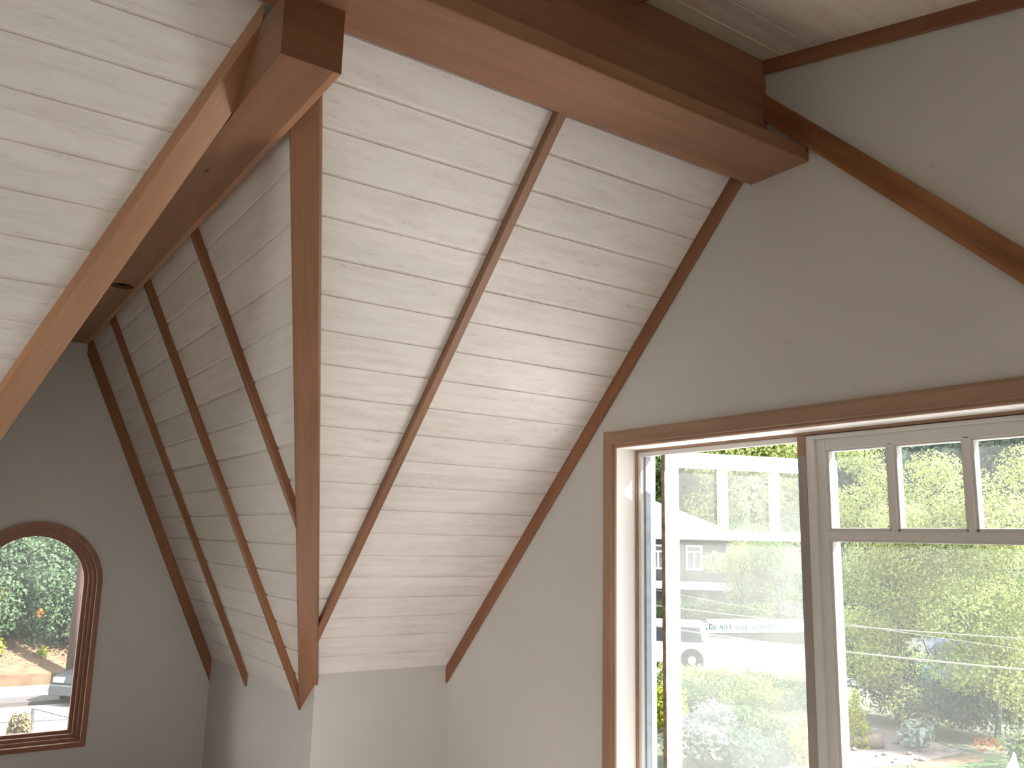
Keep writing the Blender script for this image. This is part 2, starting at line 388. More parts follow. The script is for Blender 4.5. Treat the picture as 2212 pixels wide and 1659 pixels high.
mb = MB(grain=(P(XC, 0, 0), Y3, Z3v, X3)); mb.box(P(2*XB-XC-WT, YC+WT, FZ), P(2*XB-XC, YL, Z3+.03)); mb.build('wall_wing', M['wall'], kind='structure')
mb = MB(grain=(P(0, 0, FZ), X3, Y3, Z3v)); mb.box(P(XW, YD, FZ-.08), P(1.0, YC, FZ)); mb.box(P(2*XB-XC, YC, FZ-.08), P(XC, YL, FZ)); mb.build('floor', M['floor'], kind='structure')

# end wall of the wing with the arched opening
AX, AZ, AR, AB = 0.2502, -0.137, 0.1165, -0.492     # centre, springing, radius, bottom of the glazed opening
HR = 0.1415                                          # rough opening half width
def arch_pts(r, bot, n=28):
    pts = [(AX-r, bot), (AX-r, AZ)]
    pts += [(AX-r*math.cos(math.pi*k/n), AZ+r*math.sin(math.pi*k/n)) for k in range(1, n)]
    return pts + [(AX+r, AZ), (AX+r, bot)]
mb = MB(grain=(P(0, YL, 0), X3, Z3v, Y3))
inner = arch_pts(HR, -0.515)
outer = [(2*XB-XC, FZ), (2*XB-XC, Z3), (XB, z3(XB)), (XC, Z3), (XC, FZ)]
for yy, flip in ((YL, 0), (YL+WT, 1)):
    iv = [mb.bm.verts.new(P(x, yy, z)) for x, z in inner]; ov = [mb.bm.verts.new(P(x, yy, z)) for x, z in outer]
    es = [mb.bm.edges.new((iv[i], iv[(i+1) % len(iv)])) for i in range(len(iv))] + [mb.bm.edges.new((ov[i], ov[(i+1) % len(ov)])) for i in range(len(ov))]
    bmesh.ops.triangle_fill(mb.bm, edges=es, use_beauty=True)
    if flip:
        for a, b in ((iv0, iv), (ov0, ov)):
            for i in range(len(a)): mb.bm.faces.new((a[i], a[(i+1) % len(a)], b[(i+1) % len(a)], b[i]))
    iv0, ov0 = iv, ov
mb.build('wall_end', M['wall'], kind='structure')

# dormer front behind the viewer: low wall, piers and three openings
mb = MB(grain=(P(0, YD, 0), X3, Z3v, Y3))
DZ0, DZ1 = -0.44, 0.17
DW = [(-0.50, 0.16), (0.24, 0.90)]
mb.box(P(XW, YD-WT, FZ), P(1.0, YD, DZ0)); mb.box(P(XW, YD-WT, DZ1), P(1.0, YD, z2(YD)))
for a, b in ((XW, DW[0][0]), (DW[0][1], DW[1][0]), (DW[1][1], 1.0)): mb.box(P(a, YD-WT, DZ0), P(b, YD, DZ1))
mb.build('wall_back', M['wall'], kind='structure')
for i, (a, b) in enumerate(DW):
    wd = structure('window_%d' % (i+3), P((a+b)/2, YD-.04, DZ0))
    mb = MB()
    for q in ((a, a+.02), (b-.02, b), ((a+b)/2-.01, (a+b)/2+.01)): mb.box(P(q[0], YD-.06, DZ0), P(q[1], YD-.035, DZ1), .004)
    for q in ((DZ0, DZ0+.02), (DZ1-.02, DZ1)): mb.box(P(a, YD-.06, q[0]), P(b, YD-.035, q[1]), .004)
    mb.build('window_frame', M['sash'], wd)
    portal('daylight_portal', P((a+b)/2, YD-.03, (DZ0+DZ1)/2), S*(b-a), S*(DZ1-DZ0), (0, 1, 0))
wd = structure('window_6', P(XW-.05, .845, WL['z0']))
mb = MB()
for q in ((.34, .36), (1.03, 1.05)): mb.box(P(XW-.06, q[0], WL['z0']), P(XW-.035, q[1], WL['z1']), .004)
for q in ((WL['z0'], WL['z0']+.02), (WL['z1']-.02, WL['z1'])): mb.box(P(XW-.06, .34, q[0]), P(XW-.035, 1.05, q[1]), .004)
mb.build('window_frame', M['sash'], wd)
portal('daylight_portal', P(XW-.03, .695, (WL['z0']+WL['z1'])/2), S*.71, S*(WL['z1']-WL['z0']), (1, 0, 0))
portal('daylight_portal', P(1.04, .767, (WIN['z0']+WIN['z1'])/2), S*.728, S*(WIN['z1']-WIN['z0']), (-1, 0, 0))

# ------------------------------------------------------------------ timbers
def stick(name, o, t, h, dn, section, l0, l1, mat, cuts=(), parent=None, origin=None):
    """section = [(lateral, depth)] in plan units, length l0..l1; cuts = (point, outward normal)"""
    mb = MB(grain=(o, t, h, dn))
    pts = [o + t*(S*l0) + h*(S*a) + dn*(S*d) for a, d in section]
    mb.prism(pts, t*(S*(l1-l0)))
    for co, no in cuts: mb.cut(co, no)
    return mb.build(name, mat, parent, origin)
def rect(a0, a1, d0, d1, c=0.0015):
    return [(a0, d0), (a1, d0), (a1, d1-c), (a1-c, d1), (a0+c, d1), (a0, d1-c)]

# ridge beam: narrower beam above a wide soffit plank
rb = thing('ridge_beam', P(-.25, .767, .5482), 'wide brown ridge beam with a flat soffit plank, ending above the big window', 'beam')
XG = 1.0
stick('soffit_plank', P(XW, .7137, .5482), X3, Y3, Vector((0,0,-1)), [(0, -.0204), (0, -.0012), (.0012, 0), (.1046, 0), (.106, -.0014), (.106, -.0204)], 0, XG-XW, M['fir'], parent=rb)
stick('beam', P(XW, .785, .5686), X3, Y3, Vector((0,0,-1)), [(0, -.19), (0, 0), (.055, 0), (.055, -.19)], 0, XG-XW, M['fir'], parent=rb)

# cross beam with the recessed light cut-out
XB0, XB1, ZB0, ZB1, YB0 = .2432, .3088, .4758, .5482, .7833
cb = thing('cross_beam', P(.276, YB0, ZB0), 'square-ended brown box beam under the ridge beam, with a round light hole underneath', 'beam')
mb = MB(grain=(P(XB0, YB0, ZB0), Y3, X3, Z3v))
XS = .3005
hc = [(.2758+.0217*math.cos(k*2*math.pi/36), 1.784+.0217*math.sin(k*2*math.pi/36)) for k in range(36)]
oc = [(XB0, YB0), (XS, YB0), (XS, YL), (XB0, YL)]
iv = [mb.bm.verts.new(P(x, y, ZB0)) for x, y in hc]; ov = [mb.bm.verts.new(P(x, y, ZB0)) for x, y in oc]; tv = [mb.bm.verts.new(P(x, y, ZB1)) for x, y in oc]
es = [mb.bm.edges.new((iv[i], iv[(i+1) % 36])) for i in range(36)] + [mb.bm.edges.new((ov[i], ov[(i+1) % 4])) for i in range(4)]
bmesh.ops.triangle_fill(mb.bm, edges=es, use_beauty=True)
for i in range(4): mb.bm.faces.new((ov[i], ov[(i+1) % 4], tv[(i+1) % 4], tv[i]))
mb.bm.faces.new(tv)
lv = [mb.bm.verts.new(P(x, y, ZB0+.008)) for x, y in hc]
for i in range(36): mb.bm.faces.new((iv[i], iv[(i+1) % 36], lv[(i+1) % 36], lv[i]))
mb.build('beam_box', M['fir'], cb)
mb = MB(); mb.tube([P(.2758, 1.784, ZB0+.0078), P(.2758, 1.784, ZB0+.05)], .0217*S, 36, cap=False)
mb.poly([P(x, y, ZB0+.05) for x, y in hc]); tag(mb.build('light_can', M['black'], cb), 'dark empty can of the recessed light hole')
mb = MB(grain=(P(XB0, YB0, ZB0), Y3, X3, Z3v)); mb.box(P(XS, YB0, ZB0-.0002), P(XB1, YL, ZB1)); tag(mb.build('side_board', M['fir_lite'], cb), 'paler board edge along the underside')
mb = MB(grain=(P(XB0, YB0, ZB0), X3, Z3v, Y3)); mb.box(P(XB0, YB0-.0006, ZB0), P(XB1, YB0, ZB1)); tag(mb.build('end_cap', M['fir_end'], cb), 'dark square end of the beam')

# valley boards
Jv = P(.26790909, .82752172, .6); Kv = P(.692, 1.7404375, -.333)
tv_ = (Kv-Jv).normalized(); hv = Vector((tv_.y, -tv_.x, 0)).normalized(); dv = hv.cross(tv_)
if dv.z > 0: dv = -dv
def mir(v, o=False): return Vector((-v.x + (2*XB*S if o else 0), v.y, v.z))
secV = [(-.0098, -.0140), (0, -.0001), (.0283, -.0092), (.0283, .0035), (.0258, .0060), (-.0083, .0060), (-.0098, .0045)]
nc = Vector((hv.y, -hv.x, 0)).normalized()
if nc.y < 0: nc = -nc
stick('valley_board', Jv, tv_, hv, dv, secV, -.05, 1.50, M['fir'], cuts=[(P(.3090, 0, 0), Vector((-1, 0, 0))), (P(.7035, 1.7404, 0), Vector((.907, .4214, 0)).normalized())])
vb = bpy.data.objects['valley_board']
tag(vb, 'wide vertical-looking brown valley board coming down to a point at the wall corner', 'beam')
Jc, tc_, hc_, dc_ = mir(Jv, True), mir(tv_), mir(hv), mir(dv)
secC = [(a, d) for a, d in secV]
ob = stick('valley_board', Jc, tc_, hc_, dc_, secC, -.05, 1.40, M['fir_lite'], cuts=[(P(.2434, 0, 0), Vector((1, 0, 0))), (P(-.13, 1.735, 0), Vector((-.907, .4214, 0)).normalized())])  # the lighter fir copy puts the light into this board's colour
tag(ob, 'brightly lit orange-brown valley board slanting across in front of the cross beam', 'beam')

# battens over the board joints, main slope
trims = 'battens on the main slope'
def batten1(x0, w, drop, cuts, label, mat, group=trims):
    o = stick('ceiling_batten', P(x0, .82, z1(.82)), h1, X3, n1, rect(0, w, 0, drop), -.03, 1.35, mat, cuts)
    return tag(o, label, 'trim', group)
CY = (P(0, YC, 0), Vector((0, 1, 0))); CA = (P(0, .8215, 0), Vector((0, -1, 0)))
batten1(.642, .0152, .0125, [CA, (Jv + hv*(S*.0283), -hv)], 'brown batten down the middle of the main white slope, from ridge beam to valley board', M['fir'])
batten1(.9945, .0055, .0255, [CA, CY], 'brown edge trim between the main white slope and the gable wall beside the big window', M['fir_dark'])
# battens on the steep slope
def batten3(y0, w, drop, cuts, label, mat):
    o = stick('ceiling_batten', P(.30, y0, z3(.30)), h3, Y3, n3, rect(0, w, 0, drop), -.02, 1.05, mat, cuts)
    return tag(o, label, 'trim', 'battens on the steep slope')
CX = (P(XC, 0, 0), Vector((1, 0, 0))); CB = (P(.3090, 0, 0), Vector((-1, 0, 0))); CV = (Jv - hv*(S*.0098), hv)
batten3(1.385, .0165, .0122, [CB, CV], 'shortest batten on the steep slope, dying into the valley board halfway down', M['fir_dark'])
batten3(1.738, .0205, .0122, [CB, CX, CV], 'batten on the steep slope whose foot meets the point of the valley board', M['fir_dark'])
batten3(2.105, .0185, .0122, [CB, CX], 'batten on the steep slope with a frayed pointed foot on the white wall', M['fir_dark'])
batten3(2.413, .0055, .0255, [CB, CX], 'farthest batten on the steep slope, along the wall with the arched window', M['fir_dark'])
# low slope trims beyond the ridge beam
def batten2(x0, w, drop, label):
    o = stick('ceiling_batten', P(x0, .785, z2(.785)), -h2, X3, n2, rect(0, w, 0, drop), 0, 2.0, M['fir_dark'], [(P(0, .785, 0), Vector((0, 1, 0)))])
    return tag(o, label, 'trim', 'battens on the low slope')
batten2(.9945, .0055, .0225, 'dark brown trim between the low ceiling slope and the top of the gable wall')
batten2(.695, .0367, .012, 'batten on the low ceiling slope, only its tip showing above the ridge beam')
# exposed rafter on the gable wall
o = stick('gable_rafter', P(1.0, .7849, .6846), Vector((0, -1, -.988)).normalized(), X3, Vector((0, 1, -1)).normalized(), [(-.009, -.0003), (0, -.0003), (0, .0316), (-.009, .0316)], -.05, 1.95, M['fir_grain'],
          [(P(0, .7849, 0), Vector((0, 1, 0))), (P(0, 0, FZ), Vector((0, 0, -1)))])
tag(o, 'coarse-grained brown rafter laid diagonally down the gable wall from the ridge beam', 'beam')

# ------------------------------------------------------------------ big window in the gable wall
wR = structure('window_1', P(1.03, .767, WIN['z0']))
w1 = WIN
def ring(mb, y0, y1, z0, z1, wy, wz, x0, x1, bev=0.0, sill=None):   # rectangular frame, plan units
    wb = wz if sill is None else sill
    mb.box(P(x0, y0, z0), P(x1, y0+wy, z1), bev); mb.box(P(x0, y1-wy, z0), P(x1, y1, z1), bev)
    mb.box(P(x0, y0+wy, z1-wz), P(x1, y1-wy, z1), bev); mb.box(P(x0, y0+wy, z0), P(x1, y1-wy, z0+wb), bev)
GY = (P(1, 0, 0), Y3, Z3v, X3); GZ_ = (P(1, 0, 0), Z3v, Y3, X3)
# mitred casing with a thin bead on its inner edge
cw = .0300
def casing_piece(a, b, inward, grain, up=None):
    mb = MB(grain=grain)
    sec = [(0, 0), (0, -.0062), (cw*.16, -.0075), (cw*.52, -.0068), (cw*.78, -.0072), (cw*.83, -.0045), (cw*.93, -.0050), (cw, -.0032), (cw, 0)]
    va = [mb.bm.verts.new(P(1.0+d, a[0]+inward[0][0]*s_, a[1]+inward[0][1]*s_)) for s_, d in sec]
    vb_ = [mb.bm.verts.new(P(1.0+d, b[0]+inward[1][0]*s_, b[1]+inward[1][1]*s_)) for s_, d in sec]
    n = len(sec)
    for i in range(n): mb.bm.faces.new((va[i], va[(i+1) % n], vb_[(i+1) % n], vb_[i]))
    mb.bm.faces.new(va); mb.bm.faces.new(vb_[::-1])
    return mb
y0, y1, zb, zt = w1['y0']-cw+.001, w1['y1']+cw-.001, w1['z0']-cw, w1['z1']+cw-.001
for a, b, inw, g in (((y0, zt), (y1, zt), ((1, -1), (-1, -1)), GY), ((y1, zt), (y1, zb), ((-1, -1), (-1, 1)), GZ_),
                     ((y0, zb), (y0, zt), ((1, 1), (1, -1)), GZ_), ((y1, zb), (y0, zb), ((-1, 1), (1, 1)), GY)):
    casing_piece(a, b, inw, g).build('casing', M['casing'], wR)
mb = MB(); JT = .004
ring(mb, w1['y0']-.003, w1['y1']+.003, w1['z0']-.003, w1['z1']+.003, .0042, .0042, .9995, 1.0454); mb.build('jamb', M['jamb'], wR)
FX = 1.0454
mb = MB(grain=GY); ring(mb, .403, 1.131, w1['z0'], w1['z1'], .0058, .0050, FX-.003, FX+.03, .001); mb.build('stop_bead', M['casing'], wR)
# left-hand opening: outer frame, seal, exterior trim
mb = MB(); ring(mb, .7854-.01, 1.1252, w1['z0']+.005, .1572, .0075, .0085, FX, FX+.008, .002); mb.build('frame', M['sash'], wR)
mb = MB(); mb.box(P(FX+.008, 1.1133, w1['z0']+.014), P(FX+.018, 1.1252, .1525)); mb.build('weather_seal', M['seal'], wR)
mb = MB(); mb.box(P(FX+.018, 1.1123, w1['z0']+.014), P(FX+.0296, 1.1252, .1525), .001); mb.build('exterior_trim', M['white'], wR)
# centre post
mb = MB(grain=GZ_); mb.box(P(FX-.0022, .7708, w1['z0']+.004), P(FX+.035, .7850, .1575), .002); tag(mb.build('centre_post', M['post'], wR), 'chipped taupe post between the two sashes')
mb = MB(grain=GZ_); mb.box(P(FX-.0025, .7712, .128), P(FX+.02, .7846, .1574), .002); tag(mb.build('post_head', M['casing'], wR), 'bare brown top of the post')
# fixed sash with three small lights over one large pane
fs = structure('window_2', P(FX, .59, w1['z0']))
ya, yb, za, zb_ = .4090, .7712, w1['z0']+.005, .1563
mb = MB(); ring(mb, ya, yb, za, zb_, .0135, .0058, FX-.001, FX+.03, .0025); mb.build('frame', M['sash'], fs)
mb = MB(); ring(mb, ya+.0125, yb-.0125, za+.006, zb_-.0050, .0165, .0170, FX+.0035, FX+.022, .0025, sill=.035); mb.build('stile', M['sash'], fs)
mb = MB(); ring(mb, ya+.027, yb-.027, za+.039, zb_-.0195, .0062, .0050, FX+.006, FX+.020, .0028); mb.build('glazing_bead', M['sash'], fs)
gy0, gy1, gzt = ya+.031, yb-.031, zb_-.023
mb = MB(); mb.box(P(FX+.0035, gy0-.004, .0105), P(FX+.022, gy1+.004, .0205), .0025); mb.box(P(FX+.0062, gy0-.004, .0060), P(FX+.018, gy1+.004, .0250), .003); mb.build('rail', M['sash'], fs)
for yc_ in (.6435, .5425):
    mb = MB(); mb.box(P(FX+.0035, yc_-.0045, .02), P(FX+.022, yc_+.0045, gzt+.004), .0025); mb.box(P(FX+.0062, yc_-.0082, .02), P(FX+.018, yc_+.0082, gzt+.004), .003); mb.build('muntin', M['sash'], fs)
GX_ = FX+.0125
for a, b in ((.4405, .5345), (.5505, .6355), (.6515, .7400)):
    mb = MB(grain=(P(1.2, a, 0), Y3, Z3v, X3)); mb.box(P(GX_, a, .024), P(GX_+.0016, b, gzt+.003)); mb.build('glass_pane', M['glass'], fs)
mb = MB(grain=(P(1.2, 0, 0), Y3, Z3v, X3)); mb.box(P(GX_, gy0-.002, za+.04), P(GX_+.0016, gy1+.002, .008)); mb.build('glass_pane', M['glass'], fs)

# ------------------------------------------------------------------ open casement
Hs = P(1.0948, 1.0459, 0); ds = Vector((math.cos(R_(18.437)), -math.sin(R_(18.437)), 0)); nsx = Vector((-ds.y, ds.x, 0))   # nsx points to the outer face
Hs = Hs + nsx*0.0
cs = thing('casement_sash', Hs + ds*(S*.12) + Vector((0, 0, S*w1['z0'])), 'white casement sash swung wide open to the outside, three small panes over a large one', 'window sash')
th = .0125
def sbar(mb, s0, s1, z0, z1, d0=0.0, d1=th, bev=.002):
    o = Hs + ds*(S*s0) + nsx*(S*d0) + Vector((0, 0, S*z0)); mb.obox(o, ds, nsx, Z3v, S*(s1-s0), S*(d1-d0), S*(z1-z0), bev)
SB, ST = w1['z0']+.012, .155
for a, b in ((-.0486, -.0225), (.272, .2992)):
    mb = MB(); sbar(mb, a, b, SB, ST); mb.build('stile', M['white'], cs)
for a, b in ((.1285, ST), (SB, SB+.035), (.0065, .0215)):
    mb = MB(); sbar(mb, -.0225, .272, a, b); mb.build('rail', M['white'], cs)
for a, b in ((.0577, .0723), (.161, .1755)):
    mb = MB(); sbar(mb, a, b, .0215, .1285); mb.build('muntin', M['white'], cs)
mb = MB(); sbar(mb, -.0497, -.0482, SB, ST, -.0002, th+.0002, 0); tag(mb.build('sash_edge', M['edge'], cs), 'weathered bare hinge edge')
for a, b, c_, d_ in ((-.0225, .0577, .0215, .1285), (.0723, .161, .0215, .1285), (.1755, .272, .0215, .1285), (-.0225, .272, SB+.035, .0065)):
    mb = MB(grain=(Hs, ds, Z3v, nsx)); sbar(mb, a, b, c_, d_, th*.45, th*.45+.0014, 0); mb.build('glass_pane', M['glass_c'], cs)
mb = MB(); q = Hs + ds*(S*.285) - nsx*(S*.004) + Vector((0, 0, S*-.28)); mb.tube([q, q - nsx*.02, q - nsx*.022 + Vector((0, 0, -.05)), q - nsx*.012 + Vector((0, 0, -.11))], .008, 8)
tag(mb.build('latch_handle', plain('cream_latch', (0.75, 0.62, 0.42), 0.4), cs), 'cream latch lever')
mb = MB(); a = Hs + ds*(S*-.02) - nsx*(S*.002) + Vector((0, 0, S*.1515)); mb.tube([a + Vector((0, 0, -.012)), P(FX+.02, 1.075-.045, .1520)], .006, 8); mb.build('stay_arm', M['steel'], cs)

# strip of tape with a handwritten warning
tp = thing('warning_tape', Hs + ds*(S*.13) + Vector((0, 0, S*-.149)), 'white tape strip across the open casement pane with a green handwritten warning', 'tape')
zt0, zt1 = -.1490, -.1268
TD = th*.45-.0006
def tpt(s_, z, d=0.0): return Hs + ds*(S*s_) + nsx*(S*(TD-d)) + Vector((0, 0, S*z))
mb = MB(); e = [(.0262, zt0), (.2715, zt0-.0012), (.2715, zt1), (.0285, zt1), (.0262, zt1-.0035), (.0247, zt1-.007), (.0253, zt0+.006)]
mb.prism([tpt(*q) for q in e], -nsx*(S*.0003)); mb.build('strip', plain('white_tape', (0.30, 0.33, 0.325), 0.5), tp)
GL = {'D': [[(0,0),(0,1)],[(0,1),(.45,.85),(.62,.5),(.45,.12),(0,0)]], 'O': [[(.3,0),(.03,.25),(.03,.7),(.3,1),(.58,.7),(.58,.25),(.3,0)]],
      'N': [[(0,0),(0,1),(.55,0),(.55,1)]], 'T': [[(0,1),(.62,1)],[(.31,1),(.31,0)]], 'U': [[(0,1),(.03,.2),(.28,0),(.52,.2),(.55,1)]],
      'S': [[(.52,.85),(.28,1),(.03,.78),(.5,.32),(.3,0),(0,.14)]], 'E': [[(.5,1),(0,1),(0,0),(.52,0)],[(0,.52),(.42,.52)]],
      'A': [[(0,0),(.3,1),(.6,0)],[(.12,.38),(.48,.38)]], 'C': [[(.55,.85),(.28,1),(.02,.6),(.1,.15),(.32,0),(.55,.14)]],
      'F': [[(.5,1),(0,1),(0,0)],[(0,.52),(.42,.52)]], 'L': [[(0,1),(0,0),(.5,0)]], '*': [[(0,.5),(.5,.5)],[(.1,.15),(.42,.85)],[(.1,.85),(.42,.15)]]}
def write(mb, txt, s0, zb0, hgt, wid, lw):
    s_ = s0
    for ch in txt:
        if ch != ' ':
            for st in GL[ch]:
                for (xa, za_), (xb, zb1) in zip(st, st[1:]):
                    a = Vector((s_+xa*wid, zb0+za_*hgt)); b = Vector((s_+xb*wid, zb0+zb1*hgt)); n_ = Vector((-(b-a).y, (b-a).x))
                    if n_.length < 1e-9: continue
                    n_ = n_.normalized()*lw
                    mb.poly([tpt(a.x-n_.x, a.y-n_.y, .0006), tpt(b.x-n_.x, b.y-n_.y, .0006), tpt(b.x+n_.x, b.y+n_.y, .0006), tpt(a.x+n_.x, a.y+n_.y, .0006)])
        s_ += wid*0.98
    return s_
inks = [((0.002, 0.050, 0.036), [('*', .0275, -.1330, .0040, .0046, 0.00051), ('*', .0272, -.1452, .0046, .0046, 0.00068), ('D', .0345, -.1440, .0095, .0088, 0.00071), ('O', .0418, -.1448, .0062, .0078, 0.00061)]),
        ((0.008, 0.062, 0.052), [('NOT', .0545, -.1440, .0072, .0086, 0.00051)]), ((0.025, 0.080, 0.072), [('USE', .0865, -.1455, .0072, .0088, 0.00048)]),
        ((0.04, 0.09, 0.085), [('TO', .1165, -.1448, .0052, .0070, 0.00044)]), ((0.05, 0.10, 0.098), [('ACCESS', .1330, -.1438, .0070, .0074, 0.00041)]),
        ((0.08, 0.125, 0.12), [('SCAFFOLD', .1880, -.1440, .0066, .0088, 0.00034)])]
for i, (c_, items) in enumerate(inks):
    mb = MB()
    for it in items: write(mb, *it)
    mb.build('lettering', plain('marker_ink_%d' % i, c_, 0.6), tp, weld=False)

# ------------------------------------------------------------------ arched window in the wing's end wall
wA = structure('window_7', P(AX, YL+.03, AB-.03))
steps = [(.1525, -.5254, -.0075), (.1405, -.5140, -.0075), (.1405, -.5140, .0105), (.1325, -.5065, .0105), (.1325, -.5065, .0225), (.1248, -.4990, .0225), (.1248, -.4990, .0390), (AR, AB, .0390), (AR, AB, .0530)]
def arch_band(mb, i, j, n=40):
    (r0, b0, d0), (r1, b1, d1) = steps[i], steps[j]
    a = arch_pts(r0, b0, n); b = arch_pts(r1, b1, n)
    va = [mb.bm.verts.new(P(x, YL+d0, z)) for x, z in a]; vb_ = [mb.bm.verts.new(P(x, YL+d1, z)) for x, z in b]
    for k in range(len(a)): mb.bm.faces.new((va[k], va[(k+1) % len(a)], vb_[(k+1) % len(a)], vb_[k]))
for nm, ids in (('casing', (0, 1, 2)), ('stop_moulding', (2, 3, 4)), ('stop_moulding', (4, 5, 6)), ('sash_ring', (6, 7, 8))):
    mb = MB(grain=(P(AX, YL, AZ), Z3v, X3, Y3))
    if ids[0] == 0:
        a = arch_pts(.1525, -.5254, 40)
        va = [mb.bm.verts.new(P(x, YL, z)) for x, z in a]; vb_ = [mb.bm.verts.new(P(x, YL-.0075, z)) for x, z in a]
        for k in range(len(a)): mb.bm.faces.new((va[k], va[(k+1) % len(a)], vb_[(k+1) % len(a)], vb_[k]))
    pr = list(zip(ids, ids[1:]))
    for i, j in pr:
        if steps[i][0] != steps[j][0]: arch_band(mb, i, j)
    mb.build(nm, M['arch'], wA)
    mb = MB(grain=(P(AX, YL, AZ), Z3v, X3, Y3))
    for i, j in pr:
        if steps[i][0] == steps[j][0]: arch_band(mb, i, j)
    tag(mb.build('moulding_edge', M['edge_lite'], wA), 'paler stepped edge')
mb = MB(grain=(P(AX, YL+.05, 0), X3, Z3v, Y3)); ap = arch_pts(AR, AB, 40); mb.prism([P(x, YL+.047, z) for x, z in ap], Vector((0, .004, 0))); mb.build('glass_pane', M['glass_a'], wA)

# ================================================================== outdoors
leafm = {
 'pale':  foliage_mat('leaf_pale_yellow_green', (0.144, 0.194, 0.055), (0.330, 0.365, 0.144)),
 'mid':   foliage_mat('leaf_mid_green', (0.049, 0.084, 0.035), (0.140, 0.188, 0.077)),
 'blue':  foliage_mat('leaf_blue_green', (0.031, 0.058, 0.038), (0.092, 0.140, 0.092)),
 'yellow':foliage_mat('leaf_golden', (0.157, 0.188, 0.017), (0.285, 0.301, 0.053)),
 'silver':foliage_mat('leaf_silver_green', (0.104, 0.135, 0.115), (0.217, 0.250, 0.217)),
 'ivy':   foliage_mat('leaf_ivy', (0.026, 0.053, 0.026), (0.104, 0.146, 0.082)),
 'tan':   foliage_mat('leaf_tan', (0.157, 0.124, 0.068), (0.229, 0.192, 0.115)),
 'orange':foliage_mat('leaf_orange', (0.285, 0.104, 0.026), (0.389, 0.166, 0.053)),
 'dry':   foliage_mat('dry_grass', (0.177, 0.104, 0.046), (0.285, 0.188, 0.095), 0.15)}
M['bark'] = wood('bark', (0.04, 0.032, 0.025), (0.08, 0.066, 0.053), rough=0.9, spec=0.1, knots=False)
M['pole'] = wood('pole_wood', (0.055, 0.033, 0.027), (0.088, 0.056, 0.047), rough=0.85, spec=0.1, knots=False)
M['birch'] = wood('pale_bark', (0.09, 0.085, 0.078), (0.17, 0.16, 0.15), rough=0.9, spec=0.1, knots=False)
M['drift'] = wood('driftwood', (0.085, 0.062, 0.047), (0.14, 0.112, 0.09), rough=0.9, spec=0.1)
M['concrete'] = plain('pale_concrete', (0.20, 0.194, 0.188), 0.85, noise=0.06, nscale=1.2)
M['bounce_slab'] = plain('bounce_paving', (0.62, 0.60, 0.575), 0.85, noise=0.06, nscale=1.2)  # kept bright so the added slabs bounce light indoors
M['kerb'] = plain('grey_kerb', (0.062, 0.054, 0.051), 0.85, noise=0.1, nscale=3)
M['grass'] = plain('lawn_grass', (0.045, 0.075, 0.026), 0.9, noise=0.35, nscale=2.0)
M['earth'] = plain('bare_ground', (0.060, 0.066, 0.040), 0.95, noise=0.2, nscale=2.0)
M['soil'] = plain('dry_soil', (0.105, 0.068, 0.040), 0.95, noise=0.3, nscale=3.0)
M['gravel'] = plain('pinkish_gravel', (0.115, 0.097, 0.090), 0.95, noise=0.35, nscale=22.0)
M['shingle'] = plain('grey_brown_shingles', (0.042, 0.036, 0.037), 0.85, noise=0.2, nscale=6)
M['roofing'] = plain('pale_roofing', (0.55, 0.54, 0.53), 0.8, noise=0.1, nscale=4)
M['dkglass'] = plain('dark_window_glass', (0.03, 0.035, 0.045), 0.1, 0.6)
M['stone'] = plain('grey_stone', (0.06, 0.056, 0.054), 0.9, noise=0.35, nscale=7)
M['wire'] = plain('pale_cable', (0.16, 0.16, 0.125), 0.6)
M['tyre'] = plain('tyre_rubber', (0.025, 0.025, 0.028), 0.8)
M['metal'] = plain('grey_metal', (0.06, 0.065, 0.07), 0.45, 0.5, 0.3)
M['asphalt'] = plain('pale_asphalt', (0.16, 0.15, 0.142), 0.9, noise=0.06, nscale=2)

